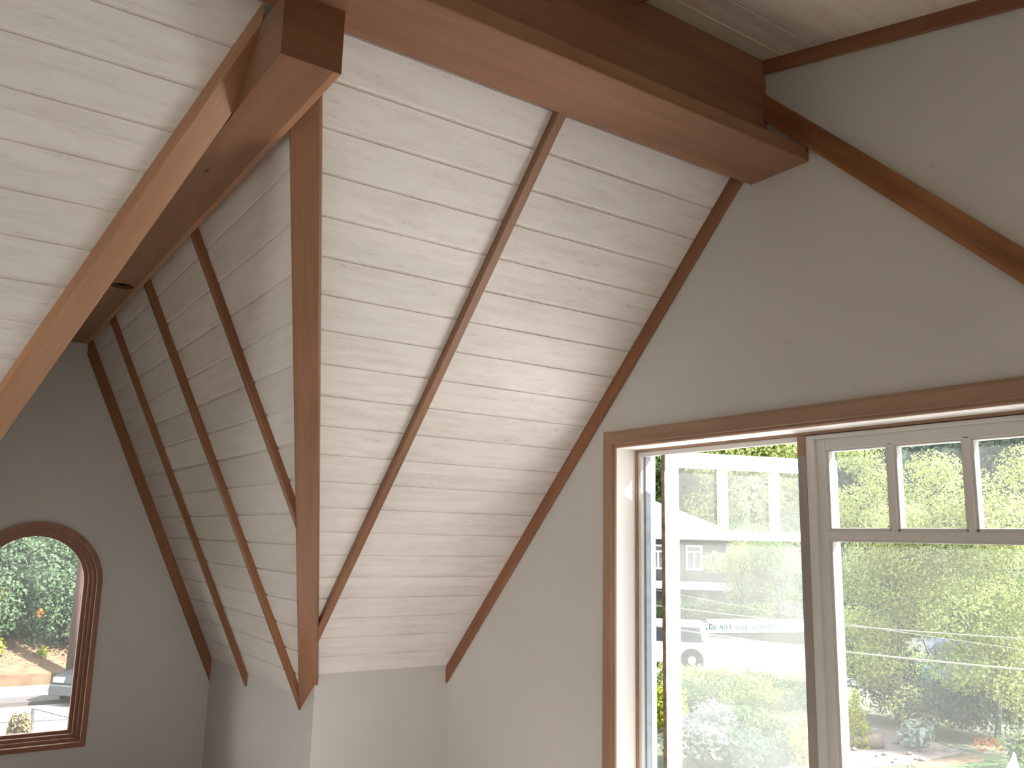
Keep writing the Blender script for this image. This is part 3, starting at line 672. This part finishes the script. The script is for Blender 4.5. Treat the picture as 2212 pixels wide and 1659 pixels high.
def leaf_mesh(name, blobs, n, size, mat, seed, parent=None, origin=None, shell=0.45, droop=0.0, aspect=0.55):
    g = np.random.default_rng(seed)
    vol = np.array([b[1][0]*b[1][1]*b[1][2] for b in blobs])**(2/3); vol = vol/vol.sum()
    idx = g.choice(len(blobs), n, p=vol)
    d = g.normal(size=(n, 3)); d /= np.linalg.norm(d, axis=1)[:, None]
    rr = (shell + (1-shell)*g.random(n)**0.6)[:, None]
    cen = np.array([b[0][:] for b in blobs])[idx]; rad = np.array([b[1] for b in blobs])[idx]
    p = cen + d*rr*rad
    nr = d + g.normal(size=(n, 3))*0.55 + np.array([0, 0, 0.35]); nr /= np.linalg.norm(nr, axis=1)[:, None]
    t = np.cross(nr, g.normal(size=(n, 3))); t /= np.linalg.norm(t, axis=1)[:, None]; t[:, 2] -= droop; t /= np.linalg.norm(t, axis=1)[:, None]
    b = np.cross(nr, t); sz = (size*(0.6+0.8*g.random(n)))[:, None]
    q = np.stack([p - t*sz*.5, p + b*sz*aspect*.5 - t*sz*.08, p + t*sz*.5, p - b*sz*aspect*.5 - t*sz*.08], 1).reshape(-1, 3)
    if origin is None: origin = Vector((float(q[:, 0].mean()), float(q[:, 1].mean()), float(q[:, 2].min())))
    q = q - np.array(origin[:])
    me = bpy.data.meshes.new(name); me.vertices.add(4*n); me.vertices.foreach_set('co', q.astype(np.float32).ravel())
    me.loops.add(4*n); me.loops.foreach_set('vertex_index', np.arange(4*n, dtype=np.int32))
    me.polygons.add(n); me.polygons.foreach_set('loop_start', np.arange(0, 4*n, 4, dtype=np.int32)); me.polygons.foreach_set('loop_total', np.full(n, 4, dtype=np.int32))
    me.update(calc_edges=True)
    tone = g.random(len(blobs))[idx]*0.5 + g.random(n)*0.5
    a = me.attributes.new('lv', 'FLOAT', 'POINT'); a.data.foreach_set('value', np.repeat(tone, 4).astype(np.float32))
    me.materials.append(mat)
    return link_mesh(name, me, parent, origin)
def blobset(c, rx, ry, rz, k, r, seed):
    g = random.Random(seed); o = []
    for _ in range(k):
        while True:
            u = [g.uniform(-1, 1) for _ in range(3)]
            if sum(x*x for x in u) <= 1: break
        q = r*g.uniform(.75, 1.25); o.append((Vector((c.x+u[0]*rx, c.y+u[1]*ry, c.z+u[2]*rz)), (q, q, q*.8)))
    return o
def ground_z(p): return GZ
def tree(name, label, c, rx, rz, k, r, n, size, mat, seed, base_z=GZ, bark='bark', tr=.18, cat='tree', group=None, lean=(0, 0)):
    t = thing(name, Vector((c.x+lean[0], c.y+lean[1], base_z)), label, cat, group)
    leaf_mesh('foliage', blobset(c, rx, rx, rz, k, r, seed), n, size, leafm[mat], seed, t, wloc(t))
    b = Vector((c.x+lean[0], c.y+lean[1], base_z)); mb = MB(grain=(b, Z3v, X3, Y3))
    mb.tube([b, b.lerp(c, .35) + Vector((.05, .04, 0)), b.lerp(c, .7), c + Vector((0, 0, rz*.4))], [tr*1.25, tr, tr*.75, tr*.3], 10)
    g = random.Random(seed+1)
    for i in range(4):
        st = b.lerp(c, .55+.1*i); an = g.uniform(0, 6.28); e = c + Vector((math.cos(an)*rx*.7, math.sin(an)*rx*.7, g.uniform(-.3, .6)*rz)); mb.tube([st, st.lerp(e, .5) + Vector((0, 0, .15)), e], [tr*.45, tr*.3, tr*.12], 6)
    mb.build('trunk', M[bark], t, smooth=True, weld=False); return t
def shrub(name, label, base, w_, h_, n, size, mat, seed, cat='shrub', group=None, k=9, cone=False, parent=None, z=None):
    bl = []; g = random.Random(seed)
    for i in range(k):
        f = (i+.5)/k
        if cone: rad = w_*.5*(1-f*.78); bl.append((Vector((base.x+g.uniform(-.08, .08)*w_, base.y+g.uniform(-.08, .08)*w_, base.z+h_*f)), (rad, rad, h_/k*1.2)))
        else:
            an = g.uniform(0, 6.28); q = g.uniform(0, .62)*w_*.5
            bl.append((Vector((base.x+math.cos(an)*q, base.y+math.sin(an)*q, base.z+h_*g.uniform(.28, .72))), (w_*.27, w_*.27, h_*.28)))
    o = leaf_mesh(name, bl, n, size, leafm[mat], seed, None, Vector(base), shell=.25)
    return tag(o, label, cat, group)

# ---- ground, street, pavements
mb = MB(); mb.box((-60, -60, GZ-.3), (160, 160, GZ)); mb.build('ground', M['earth'], kind='structure')
def slab(name, pts, mat, h_, kind='structure', label=None, cat=None):
    mb = MB(); mb.prism([Vector((p.x, p.y, GZ-.05)) for p in pts], Vector((0, 0, .05+h_))); o = mb.build(name, mat, kind=kind); return tag(o, label, cat)
def far(px, py, d):                      # ground point in a pixel's direction at a chosen distance
    v = at(px, py, d); return Vector((v.x, v.y, GZ))
slab('street', [far(1150, 1200, 43.5), far(1780, 1200, 42.8), far(1960, 1200, 32.5), far(1150, 1200, 31.0)], M['concrete'], .02)
slab('road', [far(-500, 1200, 34), far(420, 1200, 30.6), far(420, 1200, 28.4), far(-500, 1200, 27.6)], M['asphalt'], .02)
mb = MB(); mb.box((2.75, -11, GZ-.02), (10.5, 6.5, GZ+.03)); mb.build('bounce_slab', M['bounce_slab'], kind='structure')  # unseen slab added to bounce daylight up through the big window
slab('kerb_strip', [far(-500, 1200, 27.6), far(420, 1200, 28.2), far(420, 1200, 27.2), far(-500, 1200, 26.9)], M['kerb'], .10)
slab('driveway', [far(-500, 1200, 26.6), far(420, 1200, 27.0), far(500, 1200, 17), far(-700, 1200, 14)], M['concrete'], .03)
slab('gravel_bed', [far(1800, 1600, 25.5), far(1960, 1600, 24.6), far(2080, 1600, 23.2), far(1960, 1600, 21.2), far(1780, 1600, 20.0), far(1740, 1600, 24)], M['gravel'], .03)
slab('lawn', [far(1960, 1600, 21.3), far(2110, 1600, 23.0), far(2400, 1600, 24.0), far(2400, 1600, 15.0), far(1900, 1600, 15.0)], M['grass'], .025)
slab('lawn_edge', [far(1960, 1600, 21.4), far(2110, 1600, 23.0), far(2130, 1600, 22.6), far(1980, 1600, 20.8)], M['soil'], .035)
mb = MB()
b0, b1, b2, b3 = far(-600, 1200, 30.7), far(520, 1200, 30.4), far(520, 1200, 44), far(-600, 1200, 44)
mb.hexa([b0, b1, b2, b3, b0 + Vector((0, 0, .35)), b1 + Vector((0, 0, .35)), b2 + Vector((0, 0, 7.0)), b3 + Vector((0, 0, 7.0))]); mb.build('hillside', M['soil'], kind='structure')
def hill(px, d):
    v = far(px, 1200, d); v.z = GZ + .35 + 6.65*(d-30.55)/13.45; return v

# ---- view through the big window
r0, r1 = far(700, 1200, 95), far(2900, 1200, 95); rv = Vector((r0.x+r1.x, r0.y+r1.y, 0)).normalized()
mb = MB(); mb.prism([r0, r0 + rv*30, r0 + rv*14 + Vector((0, 0, 13)), r0 + rv*5 + Vector((0, 0, 10))], r1-r0); mb.build('wooded_hill', plain('wooded_slope', (0.045, 0.070, 0.036), .95, noise=.5, nscale=.5), kind='structure')
# house across the street
hz = GZ
hp = far(1392, 1200, 55); u_ = (far(1640, 1200, 55)-hp).normalized(); v_ = Vector((-u_.y, u_.x, 0))
if v_.dot(hp) < 0: v_ = -v_
hs = thing('house', hp + u_*3.0, 'grey-brown shingled house with white-framed windows behind a hedge', 'house')
def hb(mb, a0, a1, z0, z1_, d0, d1, bev=0): mb.obox(hp + u_*a0 + v_*d0 + Vector((0, 0, z0-GZ)), u_, v_, Z3v, a1-a0, d1-d0, z1_-z0, bev)
mb = MB(); hb(mb, -2.5, 6.6, GZ, 1.75, 0, 7); mb.build('wall', M['shingle'], hs)
mb = MB(); e0 = hp + u_*-3.1 + v_*-.6 + Vector((0, 0, 1.75-GZ)); 
mb.prism([e0, e0 + u_*10.0, e0 + u_*3.9 + Vector((0, 0, 2.3)), e0 + u_*2.6 + Vector((0, 0, 2.3))], v_*8.0); mb.build('roof', M['roofing'], hs)
mb = MB(); hb(mb, -2.6, 5.2, -1.15, -.80, -2.4, 0); tag(mb.build('porch_roof', M['white'], hs), 'white flat porch roof')
for a in (4.45,):
    mb = MB(); hb(mb, a, a+.75, GZ, -1.15, -2.2, -1.5); mb.build('pillar', M['stone'], hs)
mb = MB(); hb(mb, -2.2, 4.2, -2.9, -1.3, -.03, .02); mb.build('garage_opening', M['dkglass'], hs)
for a in (.35, 2.55, 5.0):
    mb = MB(); hb(mb, a, a+1.0, -.1, 1.4, -.07, .02, .01); f_ = mb.build('window', M['white'], hs)
    mb = MB(); hb(mb, a+.1, a+.45, .0, .95, -.085, -.06); hb(mb, a+.55, a+.9, .0, .95, -.085, -.06); hb(mb, a+.1, a+.9, 1.05, 1.3, -.085, -.06); p_ = mb.build('pane', M['dkglass'], f_)
# hedge and low wall
ha, hb_ = far(1440, 1200, 49), far(1640, 1200, 47.5)
o = leaf_mesh('hedge', [(Vector((ha.x+(hb_.x-ha.x)*i/11, ha.y+(hb_.y-ha.y)*i/11, GZ+.85)), (.75, .75, .85)) for i in range(12)], 9000, .13, leafm['mid'], 61, shell=.3)
tag(o, 'long clipped green hedge in front of the shingled house', 'hedge')
wa, wb = far(1528, 1200, 45.4), far(1770, 1200, 43.9); wd_ = (wb-wa).normalized()
mb = MB(); mb.obox(wa, wd_, Vector((-wd_.y, wd_.x, 0)), Z3v, (wb-wa).length, .5, .62); tag(mb.build('low_wall', M['stone']), 'low grey stone wall along the far side of the street', 'wall')
for i, (px, wdt, ht, mt, lb) in enumerate(((1515, 1.5, 1.3, 'silver', 'whitish flowering shrub beside the hedge, above the white car'), (1600, 1.6, 1.2, 'mid', 'rounded green shrub on the low stone wall, below the tape'), (1655, 1.2, 1.1, 'pale', 'yellow-green shrub on the low stone wall'), (1705, 1.7, 1.2, 'silver', 'grey-green shrub at the post end of the low stone wall'))):
    b = far(px, 1200, 48.6); shrub('shrub', lb, b, wdt, ht+.7, 1300, .12, mt, 70+i)
# trees behind
specs = [('far_tree', 'pale tree far behind the shingled house', 1330, 1040, 74, 6.5, 6.0, 'mid'), ('far_tree', 'hazy green tree behind the roof of the shingled house', 1470, 1050, 72, 5.0, 5.2, 'mid'),
         ('far_tree', 'tall yellow-green tree showing above the open casement', 1625, 1010, 66, 6.0, 6.4, 'pale'), ('far_tree', 'tree behind the centre post of the big window', 1760, 1060, 70, 5.5, 6.5, 'mid'),
         ('far_tree', 'dark blue-green tree behind the maple, seen through the first small pane', 1900, 1060, 62, 5.5, 6.5, 'blue'), ('far_tree', 'dark blue-green tree behind the maple, seen through the second small pane', 2040, 1050, 60, 5.5, 6.8, 'blue'),
         ('far_tree', 'dark blue-green tree behind the maple, seen through the third small pane', 2185, 1030, 60, 5.5, 7.0, 'blue'), ('far_tree', 'dark blue-green tree at the frame edge', 2330, 1030, 60, 5.5, 7.0, 'blue')]
for i, (nm, lb, px, py, d, rx, rz, mt) in enumerate(specs):
    tree(nm, lb, at(px, py, d), rx*.75, rz*.75, 26, 2.2, 15000, .33, mt, 100+i, tr=.3, group='trees far beyond the street')
for i, (px, py, d, rx, rz) in enumerate(((1860, 1330, 52, 4.5, 3.6), (2010, 1330, 50, 4.5, 3.6), (2150, 1330, 50, 4.5, 3.6), (1700, 1240, 56, 3.2, 3.4), (2290, 1330, 50, 4.5, 3.6))):
    tree('understorey_tree', ['low blue-green tree behind the maple, next to the centre post', 'low blue-green tree behind the blue car', 'low blue-green tree behind the pale trunk', 'green tree right of the shingled house', 'low blue-green tree at the frame edge'][i],
         at(px, py, d), rx*.75, rz*.75, 18, 1.7, 10000, .26, ['blue', 'blue', 'blue', 'mid', 'blue'][i], 140+i, tr=.2, group='low trees beyond the street')
tree('street_tree', 'yellow-green leafy tree in front of the shingled house', at(1600, 1222, 50), 1.9, 1.6, 12, .95, 6000, .15, 'pale', 160, tr=.12)
tree('street_tree', 'pale green leafy tree over the low stone wall, beside the centre post', at(1690, 1250, 49), 1.6, 1.9, 12, .95, 6000, .15, 'mid', 161, tr=.12)
def leafy(label, seed, pts, d, r, n, trunk_px, mt='pale', size=.085):
    bl = []; g = random.Random(seed)
    for px, py in pts:
        q = r*g.uniform(.8, 1.25); bl.append((at(px, py, d+g.uniform(-1.2, 1.2)), (q, q, q*.75)))
    b = far(trunk_px[0], 1500, d); t = thing('maple_tree', b, label, 'tree', 'maples in the garden')
    leaf_mesh('foliage', bl, n, size, leafm[mt], seed, t, b, shell=.3, droop=.35)
    top = at(trunk_px[0], trunk_px[1], d); mb = MB(grain=(b, Z3v, X3, Y3)); mb.tube([b, b.lerp(top, .5) + Vector((.08, -.05, 0)), top], [.08, .065, .05], 10)
    for c_, _ in bl[::3]: mb.tube([b.lerp(top, .7), top.lerp(c_, .5) + Vector((0, 0, .1)), c_], [.035, .025, .012], 6)
    mb.build('trunk', M['birch'], t, smooth=True, weld=False)
leafy('maple with yellow-green hanging leaves, filling the big fixed pane', 201, [(1850, 985), (1900, 1040), (1855, 1100), (1975, 1090), (2020, 1020), (1935, 1130), (1890, 1205), (1960, 1215), (2030, 1190), (1860, 1260), (1930, 1290), (2010, 1270), (1850, 1345), (1900, 1370), (1975, 1335), (1925, 1420), (1880, 1430), (1960, 1520), (2050, 1520)], 25.5, .85, 32000, (1935, 1250))
leafy('maple with a pale slanting trunk, at the frame edge', 202, [(2120, 1080), (2180, 1130), (2060, 1130), (2230, 1010), (2240, 1100), (2130, 1190), (2200, 1230), (2090, 1250), (2150, 1300), (2230, 1320), (2080, 1340), (2140, 1390), (2210, 1410), (2090, 1440), (2160, 1470), (2240, 1480), (2300, 1250), (2300, 1400)], 24.5, .95, 32000, (2146, 1400))
# garden bed on the right
shrubs = [(1852, 1640, 22.6, .85, 1.25, 'yellow', 'bright golden conifer shrub standing behind the driftwood log', 2600, .06, True), 
          (1870, 1600, 28.0, 3.0, 2.9, 'blue', 'large blue-green shrub below the maple, behind the golden conifer', 6000, .12, False),
          (1975, 1600, 26.6, 2.6, 2.3, 'blue', 'dark blue-green shrub behind the broad-leaved plant', 4500, .11, False),
          (2060, 1600, 24.4, 2.2, 1.9, 'blue', 'dark rounded shrub beside the edge of the lawn', 4200, .10, False),
          (2170, 1600, 25.4, 2.6, 2.0, 'mid', 'feathery green shrub right of the pale trunk', 4200, .11, False),
          (1975, 1635, 22.9, 1.05, .72, 'silver', 'broad-leaved pale green plant on the gravel bed', 420, .16, False),
          (2210, 1640, 22.0, 1.2, .9, 'mid', 'leafy plant at the corner of the lawn', 700, .11, False)]
for i, (px, py, d, wd2, ht, mt, lb, n, sz, cone) in enumerate(shrubs): shrub('garden_shrub', lb, far(px, 1600, d), wd2, ht, n, sz, mt, 300+i, cone=cone)
for px, d, lb in ((2115, 23.6, 'small orange flower clump beside the dark rounded shrub'), (2150, 23.9, 'small orange flower clump right of the pale trunk')):
    shrub('flower_clump', lb, far(px, 1600, d), .45, .35, 60, .09, 'orange', 330+px, cat='flowers')
lg0, lg1 = far(1790, 1600, 22.3), far(1908, 1600, 22.6); dz = Vector((0, 0, .14))
mb = MB(grain=(lg0, (lg1-lg0).normalized(), Z3v, Y3)); mb.tube([lg0 + dz, lg0.lerp(lg1, .3) + dz*1.05, lg0.lerp(lg1, .65) + dz*1.1, lg0.lerp(lg1, .88) + dz*1.25, lg1 + dz*1.35], [.10, .12, .13, .19, .13], 14)
tag(mb.build('driftwood_log', M['drift'], smooth=True), 'pale driftwood log with a knobbly root end on the gravel', 'log')
q = far(2187, 1640, 21.6); mb = MB(); mb.tube([q, q + Vector((0, 0, .12)), q + Vector((.02, -.02, .30)), q + Vector((.03, -.03, .46))], [.12, .13, .06, .015], 10)
tag(mb.build('garden_ornament', M['white'], smooth=True), 'small pale pointed ornament on the lawn', 'ornament')
g_ = random.Random(5)
for i in range(26):
    q = far(g_.uniform(1835, 2000), 1640, g_.uniform(21.2, 24.0)); r_ = g_.uniform(.035, .09)
    mb = MB(); bmesh.ops.create_icosphere(mb.bm, subdivisions=2, radius=r_, matrix=Matrix.Translation(q + Vector((0, 0, .03+r_*.4))) @ Matrix.Diagonal((1.2, .9, .7, 1)))
    tag(mb.build('stone', M['gravel'], smooth=True), 'small pale stone lying on the gravel bed near the driftwood log', 'stone', 'stones on the gravel bed')
# planted bank below the street, left part of the view
rows = [(1500, 29.3, 1.9, .75, 'pale'), (1575, 29.6, 2.0, .7, 'pale'), (1650, 29.8, 2.1, .65, 'mid'), (1730, 30.0, 2.1, .65, 'pale'), (1480, 26.6, 1.9, .8, 'mid'), (1560, 27.0, 2.1, .9, 'mid'), (1640, 27.2, 2.2, .8, 'pale'), (1725, 27.4, 2.2, .8, 'mid'),
        (1500, 24.2, 1.8, .9, 'mid'), (1590, 24.5, 2.1, .95, 'pale'), (1670, 24.8, 2.1, .9, 'pale'), (1740, 24.6, 2.0, .9, 'mid'), (1530, 21.6, 1.8, 1.05, 'silver'), (1630, 21.9, 2.0, 1.0, 'mid'), (1735, 21.6, 1.5, .9, 'pale'),
        (1500, 19.3, 1.6, .95, 'silver'), (1585, 19.5, 1.7, .9, 'blue'), (1665, 19.6, 1.7, .7, 'blue'), (1745, 19.4, 1.4, .95, 'yellow'), (1440, 22.5, 1.3, 1.3, 'yellow'), (1437, 27.0, 1.4, 1.2, 'pale')]
names = {'pale': 'yellow-green', 'mid': 'mid green', 'silver': 'silvery', 'blue': 'dark green', 'yellow': 'golden'}
rowtxt = {4: 'top row of the planted bank', 3: 'second row of the planted bank', 2: 'third row of the planted bank', 1: 'fourth row of the planted bank', 0: 'front row of the planted bank'}
for i, (px, d, wd2, ht, mt) in enumerate(rows):
    r_ = 4 if d > 29 else 3 if d > 26 else 2 if d > 23.5 else 1 if d > 21 else 0
    pos = 'by the open sash edge' if px < 1455 else 'left end' if px < 1520 else 'second along' if px < 1600 else 'third along' if px < 1690 else 'beside the centre post'
    shrub('bank_shrub', '%s shrub in the %s, %s' % (names[mt], rowtxt[r_], pos), far(px, 1600, d), wd2, ht, 2000, .11, mt, 400+i, group='shrubs on the planted bank')
mb = MB(); a = at(1683, 1625, 20.3); b = at(1716, 1668, 20.0); mb.tube([a, b], .05, 8); mb.tube([b, Vector((b.x, b.y, GZ))], .05, 8); mb.tube([a, Vector((a.x, a.y, GZ))], .05, 8); tag(mb.build('handrail', M['white']), 'slanting white handrail below the planted bank', 'rail')

# ---- unseen pieces added to shape the daylight through the left window
mb = MB(); mb.box((-16, -9, GZ), (-12, -.4, 4.6)); tag(mb.build('bounce_block', M['white']), 'unseen white block added to bounce sunlight through the left window', 'house')  # block added out of view as a sunlit bounce surface
mb = MB(); mb.box((-12, -9, GZ-.02), (-3.9, 1.0, GZ+.03)); mb.build('bounce_slab', M['bounce_slab'], kind='structure')  # bright slab added out of view to bounce light through the left window
o = leaf_mesh('hedge', [(Vector((-8.5, 1.9+i*.9, GZ+1.2+k*1.5)), (1.0, 1.0, 1.2)) for i in range(10) for k in range(5)], 9000, .35, leafm['blue'], 700, shell=.2); tag(o, 'unseen tall dark hedge added to block daylight outside the left window', 'hedge')  # foliage added out of view to keep daylight off the gable wall
# ---- vehicles
def vehicle(name, label, pos, ang, L, Wd, Ht, paintm, van=False):
    t = thing(name, pos, label, 'car'); u = Vector((math.cos(ang), math.sin(ang), 0)); v = Vector((-u.y, u.x, 0))
    def pt(a, b, z): return pos + u*a + v*b + Vector((0, 0, z))
    sh = .55*Ht; gl = .30
    low = [(-L/2, gl+.12), (-L/2+.05, sh*.72), (-L/2+.10, sh), (L/2-.35*L, sh), (L/2-.12, sh*.86), (L/2, sh*.62), (L/2-.02, gl), (-L/2+.06, gl)]
    mb = MB(); mb.prism([pt(a, -Wd/2, z) for a, z in low], v*Wd); es = mb.bm.edges[:]; bmesh.ops.bevel(mb.bm, geom=es, offset=.05, segments=2, affect='EDGES'); mb.build('body', paintm, t, smooth=False)
    bx = -L/2+.12 if van else -L/2+.55
    cab = [(bx, sh-.02), (bx+.28, Ht-.06), (bx+.45, Ht), (L/2-.42*L-.15, Ht), (L/2-.36*L+.12, sh-.02)]
    mb = MB(); mb.prism([pt(a, -Wd/2+.10, z) for a, z in cab], v*(Wd-.2)); bmesh.ops.bevel(mb.bm, geom=mb.bm.edges[:], offset=.05, segments=2, affect='EDGES'); mb.build('cabin', paintm, t)
    x0, x1 = bx+.30, L/2-.40*L-.10
    for sgn in (-1, 1):
        for k in range(2):
            a0 = x0+(x1-x0)*k/2+.05; a1 = x0+(x1-x0)*(k+1)/2-.05
            mb = MB(); mb.prism([pt(a0, sgn*(Wd/2-.095), sh+.06), pt(a1, sgn*(Wd/2-.095), sh+.06), pt(a1-(.12 if k else 0), sgn*(Wd/2-.095), Ht-.14), pt(a0+(0 if k else .12), sgn*(Wd/2-.095), Ht-.14)], v*(.02*sgn)); mb.build('side_window', M['dkglass'], t)
    mb = MB(); mb.hexa([pt(L/2-.40*L-.05, -Wd/2+.2, Ht-.10), pt(L/2-.40*L-.05, Wd/2-.2, Ht-.10), pt(L/2-.36*L+.09, Wd/2-.2, sh+.05), pt(L/2-.36*L+.09, -Wd/2+.2, sh+.05), pt(L/2-.40*L-.0, -Wd/2+.2, Ht-.08), pt(L/2-.40*L, Wd/2-.2, Ht-.08), pt(L/2-.36*L+.15, Wd/2-.2, sh+.05), pt(L/2-.36*L+.15, -Wd/2+.2, sh+.05)]); mb.build('windscreen', M['dkglass'], t)
    for a in (-L*.30, L*.31):
        for sgn in (-1, 1):
            c = pt(a, sgn*(Wd/2-.10), .34); mb = MB(); mb.tube([c - v*.11*sgn, c + v*.115*sgn], .34, 24); wh = mb.build('wheel', M['tyre'], t, smooth=False)
            mb = MB(); mb.tube([c + v*.10*sgn, c + v*.125*sgn], [.16, .14], 18); mb.build('hub', M['steel'], wh)
            mb = MB(); mb.tube([c + v*.10*sgn - v*.02*sgn, c + v*.108*sgn], .43, 24); mb.build('wheel_arch', M['tyre'], t)
    mb = MB(); mb.obox(pt(L/2-.06, -Wd/2+.05, .30), u, v, Z3v, .12, Wd-.1, .26, .03); mb.build('bumper', M['metal'], t)
    for sgn in (-1, 1):
        mb = MB(); mb.obox(pt(L/2-.10, sgn*(Wd/2-.25)-.16, sh*.66), u, v, Z3v, .09, .32, .15, .03); mb.build('headlight', M['steel'], t)
    return t
def bear(px): d = ray(px, 1300); return math.atan2(d[1], d[0])
vehicle('white_car', 'white estate car parked on the bright street, its rear beside the open sash', far(1418, 1450, 34.2), bear(1480)+math.pi/2, 4.4, 1.75, 1.66, M['white'], True)
vehicle('blue_car', 'blue car half hidden behind the maple leaves', far(2010, 1450, 33.5), bear(2000)+math.pi/2+.5, 4.4, 1.8, 1.5, plain('blue_car_paint', (0.030, 0.040, 0.085), .3, .5))
vehicle('dark_car', 'dark car at the roadside, cut off by the arched casing', far(285, 1500, 27.6), bear(150)+math.pi/2+.9, 4.5, 1.85, 1.65, plain('dark_car_paint', (0.012, 0.014, 0.018), .25, .5))
# ---- overhead cables
for (x0_, y0_), (x1_, y1_), d0_, d1_, r_, lb in (((1180, 1312), (2420, 1465), 17, 13, .014, 'lowest pale overhead cable crossing the maple leaves'), ((1180, 1275), (2420, 1393), 18, 14, .011, 'upper pale overhead cable, broken up by the maple leaves'), ((1180, 1225), (2420, 1432), 19, 15, .006, 'thin dark overhead cable between the two pale ones')):
    a, b = at(x0_, y0_, d0_), at(x1_, y1_, d1_); mb = MB(); mb.tube([a.lerp(b, k/12) - Vector((0, 0, .12*math.sin(math.pi*k/12))) for k in range(13)], r_, 6)
    tag(mb.build('overhead_cable', M['wire'], smooth=True), lb, 'cable', 'overhead cables')

# ---- view through the arched window
pb = far(156, 1450, 29.6); mb = MB(grain=(pb, Z3v, X3, Y3)); mb.tube([pb, pb + Vector((0, 0, 4)), pb + Vector((0, 0, 9.5))], [.19, .175, .15], 16); tag(mb.build('utility_pole', M['pole'], smooth=True), 'reddish wooden utility pole at the roadside behind the dark car', 'pole')
g_ = random.Random(11); k = 0
for d, pxs in ((31.5, (-30, 45, 120, 200)), (33.6, (-60, 15, 90, 165, 240)), (36.4, (-20, 55, 130, 205)), (39.4, (-60, 20, 95, 170, 245)), (42.5, (-20, 60, 135, 215))):
    for px in pxs:
        b = hill(px + g_.uniform(-12, 12), d)
        nm = {31.5: 'bottom', 33.6: 'second', 36.4: 'third', 39.4: 'fourth', 42.5: 'top'}[d]
        ps = 'beyond the frame edge' if px < 0 else 'at the frame edge' if px < 40 else 'in the middle of the arch' if px < 110 else 'behind the utility pole' if px < 180 else 'hidden side of the utility pole'
        shrub('hillside_shrub', 'ivy-green shrub in the %s row of the hillside, %s' % (nm, ps), b, 2.7, 2.7, 5000, .135, 'ivy', 500+k, k=14, group='shrubs on the hillside'); k += 1
for px, d, z_, lb in ((20, 30.9, 1.9, 'yellow-green shrub sprig high on the left of the arched view'), (12, 30.8, .8, 'yellow-green shrub sprig low on the left of the arched view'), (117, 30.6, .85, 'small yellow-green shrub beside the utility pole')):
    b = hill(px, d); b.z += z_-.6; shrub('bright_shrub', lb, b, .42 if px > 50 else .75, .5 if px > 50 else 1.0, 160 if px > 50 else 420, .10, 'yellow', 560+px)
b = hill(103, 30.2); b.z += 1.75; shrub('orange_leaf_clump', 'orange clump of leaves among the dark hillside shrubs', b, .28, .30, 60, .09, 'orange', 580, cat='leaves')
bl = [(hill(-300+700*i/39, 30.5) + Vector((0, 0, .10)), (.45, .45, .30)) for i in range(40)] + [(hill(-300+700*i/39, 30.9) + Vector((0, 0, .10)), (.45, .45, .32)) for i in range(40)]
o = leaf_mesh('dry_grass', bl, 16000, .11, leafm['dry'], 590, shell=.1, aspect=.25); tag(o, 'orange-brown dry grass on the bank above the road', 'grass', kind='stuff')
for px, h_, wd2, lb in ((28, 1549, .5, 'tan pointed shrub tip, the one away from the metal rail'), (57, 1544, .75, 'tan pointed shrub tip against the metal rail')):
    pb_ = far(px, 1550, 15.2); shrub('pointed_shrub', lb, pb_, wd2*1.1, at(px, h_, 15.2).z-GZ, 15000, .045, 'tan', 600+px, cone=True, k=14)
t = thing('metal_rail', far(100, 1560, 20.5), 'grey metal rail frame with a sloping top bar on the white driveway', 'rail')
pl = lambda px, py: at(px, py, 20.5)
for nm, a, b, r_ in (('post', pl(72, 1529), Vector((*pl(70, 1580).xy, GZ)), .035), ('sloping_bar', pl(73, 1530), pl(185, 1558), .022), ('lower_bar', pl(-40, 1563), pl(185, 1552), .014), ('post', pl(185, 1558), Vector((*pl(185, 1600).xy, GZ)), .03), ('post', pl(-40, 1563), Vector((*pl(-40, 1600).xy, GZ)), .03)):
    mb = MB(); mb.tube([a, b], r_, 8); mb.build(nm, M['metal'], t)
